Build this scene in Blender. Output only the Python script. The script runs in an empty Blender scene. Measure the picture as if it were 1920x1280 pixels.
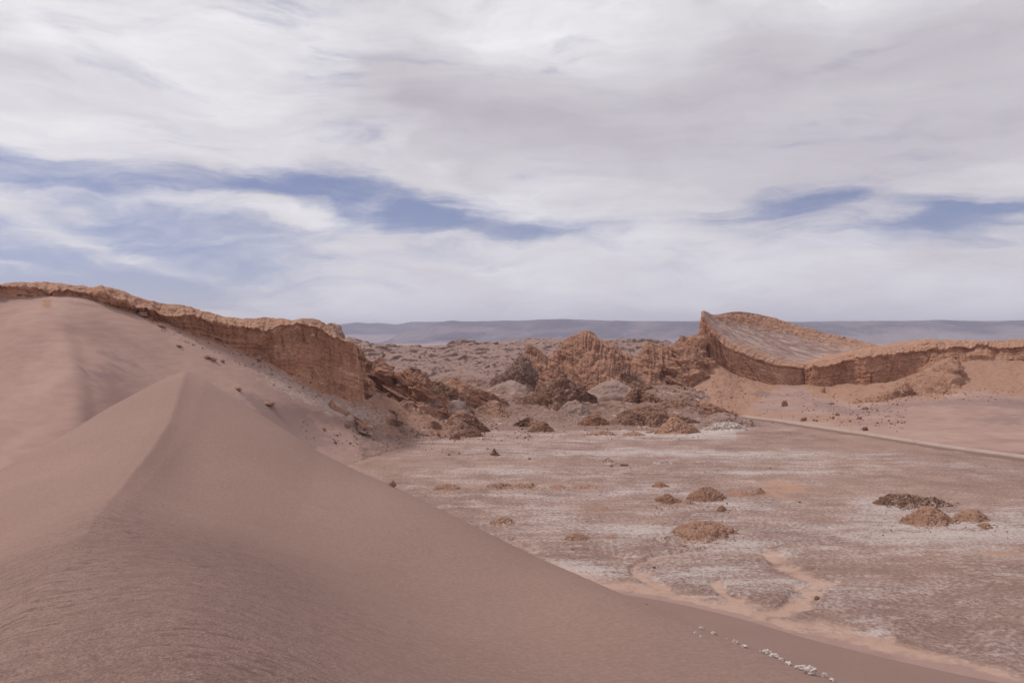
import bpy, math
import numpy as np
from mathutils import Vector

S = bpy.context.scene
COL = S.collection
F = 28.0 / 36.0 * 1920.0      # focal length in photo pixels
CX, HY = 960.0, 640.0         # photo centre column, horizon row
EYE = 30.0                    # camera height above the salt flat

# ------------------------------------------------------------------ camera
cd = bpy.data.cameras.new('camera')
cd.sensor_width = 36.0
cd.lens = 28.0
cd.clip_start = 0.1
cd.clip_end = 60000.0
cam = bpy.data.objects.new('camera', cd)
COL.objects.link(cam)
cam.location = (0, 0, EYE)
cam.rotation_euler = (math.radians(90), 0, 0)
S.camera = cam

# ------------------------------------------------------------------ exposure, sun
S.view_settings.view_transform = 'Standard'
S.view_settings.look = 'None'
S.view_settings.exposure = 0.02
S.view_settings.gamma = 1.0
SUN_EL, SUN_AZ = math.radians(56), math.radians(-80)     # azimuth from +Y, negative = towards -X
sl = bpy.data.lights.new('sun', 'SUN')
sl.energy = 2.3
sl.angle = math.radians(10)
sl.color = (1.0, 0.95, 0.88)
sun = bpy.data.objects.new('sun', sl)
COL.objects.link(sun)
sd = Vector((math.sin(SUN_AZ) * math.cos(SUN_EL), math.cos(SUN_AZ) * math.cos(SUN_EL), math.sin(SUN_EL)))
sun.rotation_euler = (-sd).to_track_quat('-Z', 'Y').to_euler()


# ------------------------------------------------------------------ node helper
class NT:
    def __init__(self, tree):
        self.t = tree
        tree.nodes.clear()

    def n(self, typ, **kw):
        nd = self.t.nodes.new(typ)
        for k, v in kw.items():
            setattr(nd, k, v)
        return nd

    def l(self, a, b):
        self.t.links.new(a, b)

    def put(self, sock, v):
        if isinstance(v, bpy.types.NodeSocket):
            self.l(v, sock)
        elif isinstance(v, (tuple, list)) and len(v) == 3 and sock.type == 'RGBA':
            sock.default_value = (*v, 1)
        else:
            sock.default_value = v

    def m(self, op, a, b=None, c=None, clamp=False):
        nd = self.n('ShaderNodeMath', operation=op, use_clamp=clamp)
        self.put(nd.inputs[0], a)
        if b is not None:
            self.put(nd.inputs[1], b)
        if c is not None:
            self.put(nd.inputs[2], c)
        return nd.outputs[0]

    def vm(self, op, a, b=None, scale=None):
        nd = self.n('ShaderNodeVectorMath', operation=op)
        self.put(nd.inputs[0], a)
        if b is not None:
            self.put(nd.inputs[1], b)
        if scale is not None:
            self.put(nd.inputs['Scale'], scale)
        return nd.outputs['Vector']

    def noise(self, vec, scale=1.0, detail=4.0, rough=0.5, dist=0.0):
        nd = self.n('ShaderNodeTexNoise')
        self.put(nd.inputs['Vector'], vec)
        self.put(nd.inputs['Scale'], scale)
        nd.inputs['Detail'].default_value = detail
        nd.inputs['Roughness'].default_value = rough
        nd.inputs['Distortion'].default_value = dist
        return nd.outputs[0]

    def noisec(self, vec, scale):
        nd = self.n('ShaderNodeTexNoise')
        self.put(nd.inputs['Vector'], vec)
        nd.inputs['Scale'].default_value = scale
        nd.inputs['Detail'].default_value = 3
        return nd.outputs['Color']

    def vor(self, vec, scale=1.0, feature='F1', rnd=1.0):
        nd = self.n('ShaderNodeTexVoronoi', feature=feature)
        self.put(nd.inputs['Vector'], vec)
        nd.inputs['Scale'].default_value = scale
        nd.inputs['Randomness'].default_value = rnd
        return nd.outputs['Distance']

    def step(self, v, a, b, lo=0.0, hi=1.0):
        nd = self.n('ShaderNodeMapRange', interpolation_type='SMOOTHSTEP')
        self.put(nd.inputs['Value'], v)
        self.put(nd.inputs['From Min'], a)
        self.put(nd.inputs['From Max'], b)
        self.put(nd.inputs['To Min'], lo)
        self.put(nd.inputs['To Max'], hi)
        return nd.outputs['Result']

    def mix(self, f, a, b, mode='MIX'):
        nd = self.n('ShaderNodeMix', data_type='RGBA', blend_type=mode)
        self.put(nd.inputs[0], f)
        self.put(nd.inputs[6], a)
        self.put(nd.inputs[7], b)
        return nd.outputs[2]

    def ramp(self, f, stops):
        nd = self.n('ShaderNodeValToRGB')
        e = nd.color_ramp.elements
        while len(e) < len(stops):
            e.new(0.5)
        for el, (p, c) in zip(e, stops):
            el.position = p
            el.color = (*c, 1)
        self.put(nd.inputs[0], f)
        return nd.outputs[0]

    def attr(self, name):
        nd = self.n('ShaderNodeAttribute')
        nd.attribute_name = name
        return nd.outputs['Fac']

    def scaled(self, vec, s):
        nd = self.n('ShaderNodeMapping')
        self.put(nd.inputs['Vector'], vec)
        nd.inputs['Scale'].default_value = s
        return nd.outputs[0]

    def bump(self, h, dist, strength=1.0, normal=None):
        nd = self.n('ShaderNodeBump')
        self.put(nd.inputs['Height'], h)
        nd.inputs['Distance'].default_value = dist
        self.put(nd.inputs['Strength'], strength)
        if normal is not None:
            self.l(normal, nd.inputs['Normal'])
        return nd.outputs[0]


def material(name):
    m = bpy.data.materials.new(name)
    m.use_nodes = True
    t = NT(m.node_tree)
    out = t.n('ShaderNodeOutputMaterial')
    b = t.n('ShaderNodeBsdfPrincipled')
    t.l(b.outputs[0], out.inputs['Surface'])
    b.inputs['Roughness'].default_value = 0.95
    b.inputs['Specular IOR Level'].default_value = 0.12
    pos = t.n('ShaderNodeNewGeometry').outputs['Position']
    return m, t, b, pos


# ------------------------------------------------------------------ world: Nishita sky under a veil of high cloud
W = bpy.data.worlds.new('World')
S.world = W
W.use_nodes = True
w = NT(W.node_tree)
wo = w.n('ShaderNodeOutputWorld')
bg = w.n('ShaderNodeBackground')
w.l(bg.outputs[0], wo.inputs[0])
sky = w.n('ShaderNodeTexSky', sky_type='NISHITA')
sky.sun_disc = False
sky.sun_elevation = SUN_EL
sky.sun_rotation = SUN_AZ
sky.altitude = 2400
sky.dust_density = 2.0
bg.inputs['Strength'].default_value = 0.10
tc = w.n('ShaderNodeTexCoord').outputs['Generated']
sep = w.n('ShaderNodeSeparateXYZ')
w.l(tc, sep.inputs[0])
AZ = w.m('ARCTAN2', sep.outputs[0], sep.outputs[1])
EL = w.m('ARCSINE', sep.outputs[2])
cmb = w.n('ShaderNodeCombineXYZ')
w.l(AZ, cmb.inputs[0])
w.l(EL, cmb.inputs[1])
AE = cmb.outputs[0]


def ae(px, py):
    a = math.atan((px - CX) / F)
    return a, math.atan((HY - py) / F * math.cos(a))


# warp directions with noise so that no cloud edge is smooth
wn = w.n('ShaderNodeTexNoise')
w.l(w.scaled(AE, (1.0, 2.6, 1.0)), wn.inputs['Vector'])
wn.inputs['Scale'].default_value = 3.2
wn.inputs['Detail'].default_value = 6
wn.inputs['Roughness'].default_value = 0.55
warp = w.vm('MULTIPLY', w.vm('SUBTRACT', wn.outputs['Color'], (0.5, 0.5, 0.5)), (0.34, 0.11, 0.0))
AEW = w.vm('ADD', AE, warp)


def blob(px, py, rx, ry, rot=0.0):
    a, e = ae(px, py)
    d = w.vm('SUBTRACT', AEW, (a, e, 0))
    mp = w.n('ShaderNodeMapping', vector_type='POINT')
    vr = w.n('ShaderNodeVectorRotate', rotation_type='Z_AXIS')
    w.l(d, vr.inputs['Vector'])
    vr.inputs['Angle'].default_value = -math.radians(rot)
    w.l(vr.outputs[0], mp.inputs['Vector'])
    mp.inputs['Scale'].default_value = (F / rx, F / ry, 1)
    ln = w.n('ShaderNodeVectorMath', operation='LENGTH')
    w.l(mp.outputs[0], ln.inputs[0])
    q = w.m('MULTIPLY', ln.outputs['Value'], ln.outputs['Value'])
    return w.m('EXPONENT', w.m('MULTIPLY', q, -1.0))


def blobs(lst):
    tot = None
    for (px, py, rx, ry, rot, wt) in lst:
        g = w.m('MULTIPLY', blob(px, py, rx, ry, rot), wt)
        tot = g if tot is None else w.m('ADD', tot, g)
    return tot


holes = blobs([
    (20, 305, 150, 22, 4, .9), (190, 350, 260, 22, 4, .8), (430, 352, 230, 22, 3, .75), (650, 352, 180, 26, -10, .85),
    (150, 398, 330, 34, 3, .55), (60, 470, 320, 55, 6, 1.05), (330, 510, 340, 50, 8, 1.0), (480, 440, 260, 16, 0, .30),
    (820, 418, 330, 38, -6, 1.25), (1000, 438, 190, 22, 0, .35), (560, 540, 260, 22, 0, .35),
    (1480, 400, 210, 32, 0, 1.15), (1740, 416, 220, 28, 5, 1.15), (1850, 385, 160, 14, 0, .5), (1600, 476, 260, 14, 3, .45),
    (1420, 385, 120, 16, 0, .3), (200, 565, 420, 45, 0, .75), (470, 15, 160, 26, -6, .42), (300, 0, 200, 18, 0, .25),
    (470, 395, 200, 26, -3, -.75), (160, 445, 230, 14, -14, -.5), (290, 480, 120, 12, -10, -.35), (90, 500, 150, 10, -3, -.5), (1600, 410, 90, 24, 0, -.6)])
stre = w.noise(w.scaled(AEW, (1.0, 5.5, 1.0)), 7.0, 9, 0.62, 0.4)
fine = w.noise(w.scaled(AE, (1.0, 3.2, 1.0)), 4.0, 8, 0.6, 1.2)
hole = w.m('ADD', holes, w.m('MULTIPLY', w.m('SUBTRACT', stre, 0.5), 2.3))
hole = w.m('ADD', hole, w.m('MULTIPLY', w.m('SUBTRACT', fine, 0.5), 1.7))
hole = w.step(hole, 0.05, 1.55, 0.0, 0.95)
dark = blobs([(760, 150, 110, 60, -60, .45), (830, 210, 260, 90, -4, .55), (1400, 150, 480, 80, 2, .55), (1750, 30, 330, 60, 0, .55),
              (1880, 190, 300, 120, 0, .6), (1500, 270, 500, 80, 0, .35), (120, 150, 260, 50, -8, .35), (260, 110, 130, 26, -25, .25),
              (1150, 560, 900, 60, 0, -.2), (200, 60, 400, 70, 0, -.25), (60, 220, 300, 70, 0, -.35), (1050, 40, 300, 60, 0, -.3), (640, 230, 260, 50, 8, -.2), (450, 400, 200, 24, 0, -.3), (1000, 250, 380, 60, 0, .35), (1700, 520, 300, 60, 0, .2)])
cn = w.noise(w.scaled(AEW, (1.0, 2.8, 1.0)), 3.0, 7, 0.55, 0.3)
cs = w.noise(w.scaled(AEW, (1.0, 7.0, 1.0)), 6.0, 8, 0.6, 0.2)
br = w.m('SUBTRACT', w.m('ADD', w.m('MULTIPLY', w.m('SUBTRACT', cn, .5), 2.4), w.m('MULTIPLY', w.m('SUBTRACT', cs, .5), .9)), dark)
cloudc = w.ramp(w.m('ADD', w.m('MULTIPLY', br, 0.55), 0.70), [(0.0, (4.9, 4.6, 5.05)), (0.42, (6.1, 5.8, 6.25)), (0.72, (7.5, 7.3, 7.65)), (1.0, (9.1, 9.0, 9.2))])
skyc = w.mix(1.0, sky.outputs[0], (0.80, 0.69, 0.80), 'MULTIPLY')
w.l(w.mix(hole, cloudc, skyc), bg.inputs['Color'])


# ------------------------------------------------------------------ numpy noise
rng = np.random.RandomState(7)
PERM = rng.permutation(256).astype(np.int32)
PERM = np.concatenate([PERM, PERM, PERM])
G3 = rng.normal(size=(256, 3)).astype(np.float32)
G3 /= np.linalg.norm(G3, axis=1, keepdims=True)


def perlin(x, y, z=0.0):
    x, y, z = np.broadcast_arrays(np.asarray(x, np.float64), np.asarray(y, np.float64), np.asarray(z, np.float64))
    xi, yi, zi = np.floor(x), np.floor(y), np.floor(z)
    xf, yf, zf = (x - xi).astype(np.float32), (y - yi).astype(np.float32), (z - zi).astype(np.float32)
    xi, yi, zi = xi.astype(np.int64) & 255, yi.astype(np.int64) & 255, zi.astype(np.int64) & 255
    u = xf ** 3 * (xf * (xf * 6 - 15) + 10)
    v = yf ** 3 * (yf * (yf * 6 - 15) + 10)
    t = zf ** 3 * (zf * (zf * 6 - 15) + 10)
    r = 0
    for dx in (0, 1):
        for dy in (0, 1):
            for dz in (0, 1):
                g = G3[PERM[PERM[PERM[xi + dx] + yi + dy] + zi + dz]]
                d = g[..., 0] * (xf - dx) + g[..., 1] * (yf - dy) + g[..., 2] * (zf - dz)
                r = r + d * (u if dx else 1 - u) * (v if dy else 1 - v) * (t if dz else 1 - t)
    return r * 1.5


def fbm(x, y, z=0.0, o=5, gain=.5):
    a, s, r = 1.0, 1.0, 0.0
    for i in range(o):
        r = r + a * perlin(x * s + i * 17.3, y * s + i * 5.7, z * s + i * 9.1)
        a *= gain
        s *= 2.03
    return r


def ridged(x, y, z=0.0, o=4, gain=.5):
    a, s, r, tot = 1.0, 1.0, 0.0, 0.0
    for i in range(o):
        r = r + a * (1 - 2.2 * np.abs(perlin(x * s + i * 11.3, y * s + i * 3.7, z * s + i * 7.9)))
        tot += a
        a *= gain
        s *= 2.1
    return r / tot


def sstep(x, a, b):
    t = np.clip((x - a) / (b - a), 0, 1)
    return t * t * (3 - 2 * t)


def at(px, py, d):
    px, py, d = np.asarray(px, float), np.asarray(py, float), np.asarray(d, float)
    return np.stack(np.broadcast_arrays((px - CX) / F * d, d, EYE - (py - HY) / F * d), -1)


# ------------------------------------------------------------------ mesh building
def tag(o, label=None, cat=None, group=None, kind=None):
    for k, v in (('label', label), ('category', cat), ('group', group), ('kind', kind)):
        if v:
            o[k] = v
    return o


def link_mesh(name, verts, quads, mat, attrs=None, smooth=True, origin=None, tris=None):
    verts = np.asarray(verts, np.float64).reshape(-1, 3)
    if origin is None:
        origin = (0, 0, 0)
    v = (verts - np.asarray(origin)).astype(np.float32)
    me = bpy.data.meshes.new(name)
    me.vertices.add(len(v))
    me.vertices.foreach_set('co', v.ravel())
    f = np.asarray(quads if tris is None else tris, np.int32)
    k = f.shape[1]
    me.loops.add(f.size)
    me.loops.foreach_set('vertex_index', f.ravel())
    me.polygons.add(len(f))
    me.polygons.foreach_set('loop_start', np.arange(0, f.size, k, dtype=np.int32))
    me.polygons.foreach_set('loop_total', np.full(len(f), k, np.int32))
    me.polygons.foreach_set('use_smooth', np.full(len(f), smooth, bool))
    me.update(calc_edges=True)
    for an, av in (attrs or {}).items():
        a = me.attributes.new(an, 'FLOAT', 'POINT')
        a.data.foreach_set('value', np.asarray(av, np.float32).ravel())
    me.materials.append(mat)
    o = bpy.data.objects.new(name, me)
    o.location = origin
    COL.objects.link(o)
    return o


def grid_quads(nv, nu):
    i = np.arange(nv - 1)[:, None] * nu + np.arange(nu - 1)[None, :]
    return np.stack([i, i + 1, i + nu + 1, i + nu], -1).reshape(-1, 4)


def grid_normals(P):
    du = np.gradient(P, axis=1)
    dv = np.gradient(P, axis=0)
    n = np.cross(du, dv)
    return n / (np.linalg.norm(n, axis=-1, keepdims=True) + 1e-9)


def catmull(x, xp, fp):
    """smooth interpolation of fp (K, ...) at positions x, cubic Hermite with finite-difference tangents"""
    xp = np.asarray(xp, float)
    fp = np.asarray(fp, float)
    m = np.gradient(fp, xp, axis=0)
    i = np.clip(np.searchsorted(xp, x) - 1, 0, len(xp) - 2)
    h = xp[i + 1] - xp[i]
    t = (x - xp[i]) / h
    sh = (-1,) + (1,) * (fp.ndim - 1)
    t, h = t.reshape(sh), h.reshape(sh)
    return ((2 * t ** 3 - 3 * t ** 2 + 1) * fp[i] + (t ** 3 - 2 * t ** 2 + t) * h * m[i]
            + (-2 * t ** 3 + 3 * t ** 2) * fp[i + 1] + (t ** 3 - t ** 2) * h * m[i + 1])


def loft(name, lines, nu, nvs, mat, disp=None, at_lines=None, rim=None, smooth_v=False, origin=False, extra=None, smooth=True):
    """sheet through cross lines ordered from the near foot up and over the crest; every line is (K,3) world points"""
    L = np.stack([np.asarray(l, float) for l in lines])              # (L, K, 3)
    seg = np.linalg.norm(np.diff(L, axis=1), axis=-1).mean(0) + 1e-6
    up = np.concatenate([[0], np.cumsum(seg)])
    u = np.linspace(0, up[-1], nu)
    LU = np.moveaxis(catmull(u, up, np.moveaxis(L, 0, 1)), 0, 1)     # (L, nu, 3)
    vs = []
    for i, n in enumerate(nvs):
        vs.append(i + np.arange(n) / n)
    vs = np.concatenate(vs + [[len(nvs)]])
    if smooth_v:
        P = catmull(vs, np.arange(len(L)), LU)
    else:
        i = np.minimum(vs.astype(int), len(L) - 2)
        t = (vs - i)[:, None, None]
        P = LU[i] * (1 - t) + LU[i + 1] * t
    A = {}
    for k, vals in (at_lines or {}).items():
        A[k] = np.broadcast_to(np.interp(vs, np.arange(len(L)), vals)[:, None], P.shape[:2]).copy()
    rz = LU[rim, :, 2] if rim is not None else LU[:, :, 2].max(0)
    A['layer'] = rz[None, :] - P[..., 2]
    ctx = dict(P=P, N=grid_normals(P), s=np.broadcast_to(u[None, :], P.shape[:2]), v=np.broadcast_to(vs[:, None], P.shape[:2]), A=A, un=u / up[-1])
    if extra:
        extra(ctx, P)
    if disp:
        P = disp(ctx)
    org = None
    if origin:
        org = (P[0].mean(0) + P[-1].mean(0)) / 2
        org = (org[0], org[1], P[0][:, 2].min())
    return link_mesh(name, P, grid_quads(*P.shape[:2]), mat, A, origin=org, smooth=smooth)


# ------------------------------------------------------------------ materials
SAND = (0.318, 0.205, 0.172)        # mauve sand
ORANGE = (0.47, 0.275, 0.195)      # orange sand and clay
SALT = (0.58, 0.49, 0.455)


def rock_mat(name, dark, mid, light, dust=0.6, dust_col=(0.42, 0.26, 0.19), strata=0.0, bump=1.0, scale=1.0, salt_lines=0.0, slope=(0.45, 0.85), dip=0.0):
    m, t, b, pos = material(name)
    n1 = t.noise(pos, 0.16 * scale, 7, 0.62, 0.4)
    n2 = t.noise(pos, 1.4 * scale, 6, 0.65)
    f = t.m('ADD', t.m('MULTIPLY', n1, 0.6), t.m('MULTIPLY', n2, 0.4))
    c = t.ramp(f, [(0.34, dark), (0.5, mid), (0.66, light)])
    lay = t.attr('layer')
    if strata > 0:
        cb = t.n('ShaderNodeCombineXYZ')
        wob = t.m('MULTIPLY', t.noise(pos, 0.12, 4, 0.5), 1.2)
        t.l(t.m('ADD', lay, wob), cb.inputs[2])
        v = t.vm('ADD', cb.outputs[0], t.vm('SCALE', pos, scale=0.012))
        s1 = t.noise(v, 0.9, 5, 0.7)
        c = t.mix(t.step(s1, 0.38, 0.62, 0.0, strata * .7), c, t.mix(1.0, c, (1.35, 1.32, 1.3), 'MULTIPLY'))
        s2 = t.noise(v, 2.6, 3, 0.6)
        c = t.mix(t.step(s2, 0.56, 0.66, 0.0, strata * .9), c, t.mix(1.0, c, (0.68, 0.66, 0.65), 'MULTIPLY'))
        vs_ = t.noise(t.scaled(pos, (0.7, 0.7, 0.05)), 1.0, 5, 0.6)
        c = t.mix(t.step(vs_, 0.46, 0.64, 0.0, .5), c, t.mix(1.0, c, (0.66, 0.62, 0.60), 'MULTIPLY'))
        if salt_lines > 0:
            s3 = t.noise(t.vm('ADD', v, (5.2, 1.3, 7.7)), 1.5, 1, 0.4)
            ln = t.step(t.m('ABSOLUTE', t.m('SUBTRACT', s3, 0.53)), 0.0, 0.022, 1.0, 0.0)
            brk = t.step(t.noise(pos, 0.5, 4, 0.6), 0.42, 0.58)
            c = t.mix(t.m('MULTIPLY', t.m('MULTIPLY', ln, brk), salt_lines), c, (0.64, 0.47, 0.37))
    bed = None
    if dip > 0:
        wp_ = t.vm('ADD', pos, t.vm('MULTIPLY', t.vm('SUBTRACT', t.noisec(pos, 0.06), (.5, .5, .5)), (9, 9, 9)))
        dt = t.n('ShaderNodeVectorMath', operation='DOT_PRODUCT')
        t.l(wp_, dt.inputs[0])
        dt.inputs[1].default_value = (0.52, 0.12, 0.85)
        cb2 = t.n('ShaderNodeCombineXYZ')
        t.l(dt.outputs['Value'], cb2.inputs[2])
        bed = t.noise(t.vm('ADD', cb2.outputs[0], t.vm('SCALE', pos, scale=0.03)), 0.75, 4, 0.65)
        bk = t.step(t.noise(pos, 0.10, 4, .6), .40, .62, .25, 1.0)
        c = t.mix(t.m('MULTIPLY', bk, t.step(bed, 0.52, 0.62, 0.0, dip)), c, t.mix(1.0, c, (0.58, 0.54, 0.52), 'MULTIPLY'))
        c = t.mix(t.step(bed, 0.47, 0.40, 0.0, dip * .8), c, t.mix(1.0, c, (1.35, 1.35, 1.35), 'MULTIPLY'))
    # dust that has settled where the rock is flat enough to hold it
    nz = t.n('ShaderNodeSeparateXYZ')
    t.l(t.n('ShaderNodeNewGeometry').outputs['Normal'], nz.inputs[0])
    dn = t.m('ADD', nz.outputs[2], t.m('MULTIPLY', t.m('SUBTRACT', t.noise(pos, 0.7 * scale, 5, 0.6), 0.5), 0.8))
    c = t.mix(t.step(dn, slope[0], slope[1], 0.0, dust), c, t.mix(t.noise(pos, 0.3, 4), dust_col, (dust_col[0] * .85, dust_col[1] * .85, dust_col[2] * .88)))
    # windblown sand
    sa = t.attr('sand')
    grain = t.ramp(t.noise(t.scaled(pos, (0.3, 1.0, 1.0)), 0.30, 7, 0.65, .5), [(0.40, (0.215, 0.140, 0.122)), (0.5, (0.295, 0.195, 0.165)), (0.62, (0.40, 0.30, 0.262))])
    sn = t.m('ADD', sa, t.m('MULTIPLY', t.m('SUBTRACT', t.noise(pos, 0.35, 7, 0.68), 0.5), 2.2))
    sf = t.step(sn, 0.4, 0.6)
    c = t.mix(sf, c, grain)
    # salt crust
    sn = t.m('ADD', t.attr('salt'), t.m('MULTIPLY', t.m('SUBTRACT', t.noise(pos, 0.7 * scale, 9, 0.72, 0.6), 0.5), 3.0))
    c = t.mix(t.step(sn, 0.50, 0.80, 0.0, 0.9), c, SALT)
    t.l(c, b.inputs['Base Color'])
    h = t.m('ADD', t.m('MULTIPLY', t.noise(pos, 0.8 * scale, 8, 0.65), 1.0), t.m('MULTIPLY', t.vor(pos, 0.7 * scale), 0.25))
    if bed is not None:
        h = t.m('ADD', h, t.m('MULTIPLY', bed, -1.2))
    st = t.m('MULTIPLY', t.m('SUBTRACT', 1.0, t.m('MULTIPLY', sf, 0.85)), 1.0)
    t.l(t.bump(h, 1.1 * bump / scale, st), b.inputs['Normal'])
    return m


M_CLIFF = rock_mat('layered_cliff_rock', (0.225, 0.108, 0.069), (0.355, 0.182, 0.118), (0.45, 0.25, 0.172), dust=0.55, dust_col=(0.43, 0.262, 0.187), strata=0.38, salt_lines=0.8, bump=.7)
M_RED = rock_mat('red_hill_rock', (0.215, 0.105, 0.070), (0.355, 0.186, 0.127), (0.455, 0.255, 0.18), dust=0.5, dust_col=(0.43, 0.25, 0.175), slope=(0.6, 0.95), dip=.42)
M_BROWN = rock_mat('dark_crumbly_rock', (0.125, 0.065, 0.045), (0.25, 0.135, 0.093), (0.36, 0.205, 0.148), dust=0.8, dust_col=(0.40, 0.235, 0.175), bump=1.3, scale=1.3, slope=(0.62, 0.95), dip=.5)
M_MAUVE = rock_mat('mauve_rubble_rock', (0.19, 0.115, 0.088), (0.31, 0.192, 0.150), (0.41, 0.265, 0.212), dust=0.5, dust_col=(0.36, 0.235, 0.19), bump=1.8, scale=1.3)
M_GREY = rock_mat('grey_ash_soil', (0.205, 0.138, 0.112), (0.285, 0.192, 0.156), (0.35, 0.24, 0.198), dust=0.5, dust_col=(0.33, 0.225, 0.19), bump=.5)
M_PALE = rock_mat('pale_rock', (0.28, 0.18, 0.14), (0.38, 0.26, 0.21), (0.48, 0.35, 0.29), dust=0.5, dust_col=(0.46, 0.32, 0.26), strata=0.4)
M_VALLEY = rock_mat('valley_clay', (0.13, 0.075, 0.056), (0.235, 0.135, 0.098), (0.34, 0.205, 0.152), dust=0.92, dust_col=(0.335, 0.216, 0.178), bump=1.3, slope=(0.74, 0.98), dip=.5)
M_BADL = rock_mat('badland_rock', (0.10, 0.062, 0.054), (0.155, 0.095, 0.078), (0.22, 0.14, 0.115), dust=1.0, dust_col=(0.40, 0.265, 0.225), bump=1.6, scale=.5, slope=(0.72, 0.94))
M_MOUND = rock_mat('orange_clay', (0.17, 0.090, 0.060), (0.275, 0.153, 0.105), (0.37, 0.215, 0.155), dust=0.6, dust_col=(0.39, 0.23, 0.168), bump=.8, scale=2.6, slope=(0.5, 0.95))
M_ORANGE = rock_mat('orange_sandy_clay', (0.21, 0.108, 0.070), (0.345, 0.188, 0.128), (0.44, 0.256, 0.182), dust=0.6, dust_col=(0.435, 0.255, 0.182), bump=.9, scale=1.3, slope=(0.5, 0.95))
M_DARKM = rock_mat('dark_brown_clay', (0.10, 0.048, 0.032), (0.19, 0.095, 0.062), (0.30, 0.165, 0.115), dust=0.6, dust_col=(0.37, 0.205, 0.14), bump=.6, scale=2.6, slope=(0.65, 0.98))
M_BOULDER = rock_mat('boulder_rock', (0.11, 0.055, 0.038), (0.20, 0.10, 0.068), (0.30, 0.165, 0.12), dust=0.55, dust_col=(0.38, 0.22, 0.155), bump=.25, scale=5, slope=(0.5, 0.95))


def crust_mat():
    m, t, b, pos = material('white_salt_crust')
    n = t.noise(pos, 9.0, 8, 0.7)
    t.l(t.ramp(n, [(0.35, (0.33, 0.22, 0.18)), (0.5, (0.56, 0.46, 0.42)), (0.65, (0.72, 0.64, 0.60))]), b.inputs['Base Color'])
    t.l(t.bump(n, 0.06), b.inputs['Normal'])
    return m


M_SALT = crust_mat()


def slope_mat():
    """windblown sand over orange clay, for the big slopes"""
    m, t, b, pos = material('slope_sand')
    n1 = t.noise(pos, 0.05, 6, 0.55)
    n2 = t.noise(t.scaled(pos, (0.5, 0.5, 3.0)), 0.35, 6, 0.6)
    f = t.m('ADD', t.m('MULTIPLY', n1, .6), t.m('MULTIPLY', n2, .4))
    c = t.ramp(f, [(0.36, (0.265, 0.168, 0.146)), (0.5, SAND), (0.66, (0.375, 0.245, 0.205))])
    o = t.m('ADD', t.attr('orange'), t.m('MULTIPLY', t.m('SUBTRACT', t.noise(pos, 0.14, 9, 0.70, 0.5), 0.5), 2.6))
    oc = t.mix(t.noise(pos, 0.6, 8, 0.7), (0.29, 0.155, 0.104), (0.445, 0.258, 0.185))
    c = t.mix(t.step(o, 0.42, 0.60, 0.0, .9), c, oc)
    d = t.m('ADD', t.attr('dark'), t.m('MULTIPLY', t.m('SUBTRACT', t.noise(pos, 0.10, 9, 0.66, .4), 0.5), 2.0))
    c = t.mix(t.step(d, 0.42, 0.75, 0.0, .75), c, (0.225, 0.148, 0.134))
    s = t.m('ADD', t.attr('salt'), t.m('MULTIPLY', t.m('SUBTRACT', t.noise(t.scaled(pos, (1, 1, 2.5)), 0.45, 9, 0.72, 0.6), 0.5), 2.6))
    c = t.mix(t.step(s, 0.48, 0.95, 0.0, .65), c, (0.50, 0.38, 0.335))
    t.l(c, b.inputs['Base Color'])
    rough = t.m('MAXIMUM', t.step(o, .3, .7), t.m('MAXIMUM', t.step(s, .3, .7), t.attr('rubble')))
    h = t.noise(pos, 0.9, 9, 0.68)
    nb = t.bump(h, 1.1, t.m('ADD', t.m('MULTIPLY', rough, 0.75), 0.06))
    t.l(nb, b.inputs['Normal'])
    return m


M_SLOPE = slope_mat()


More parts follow.
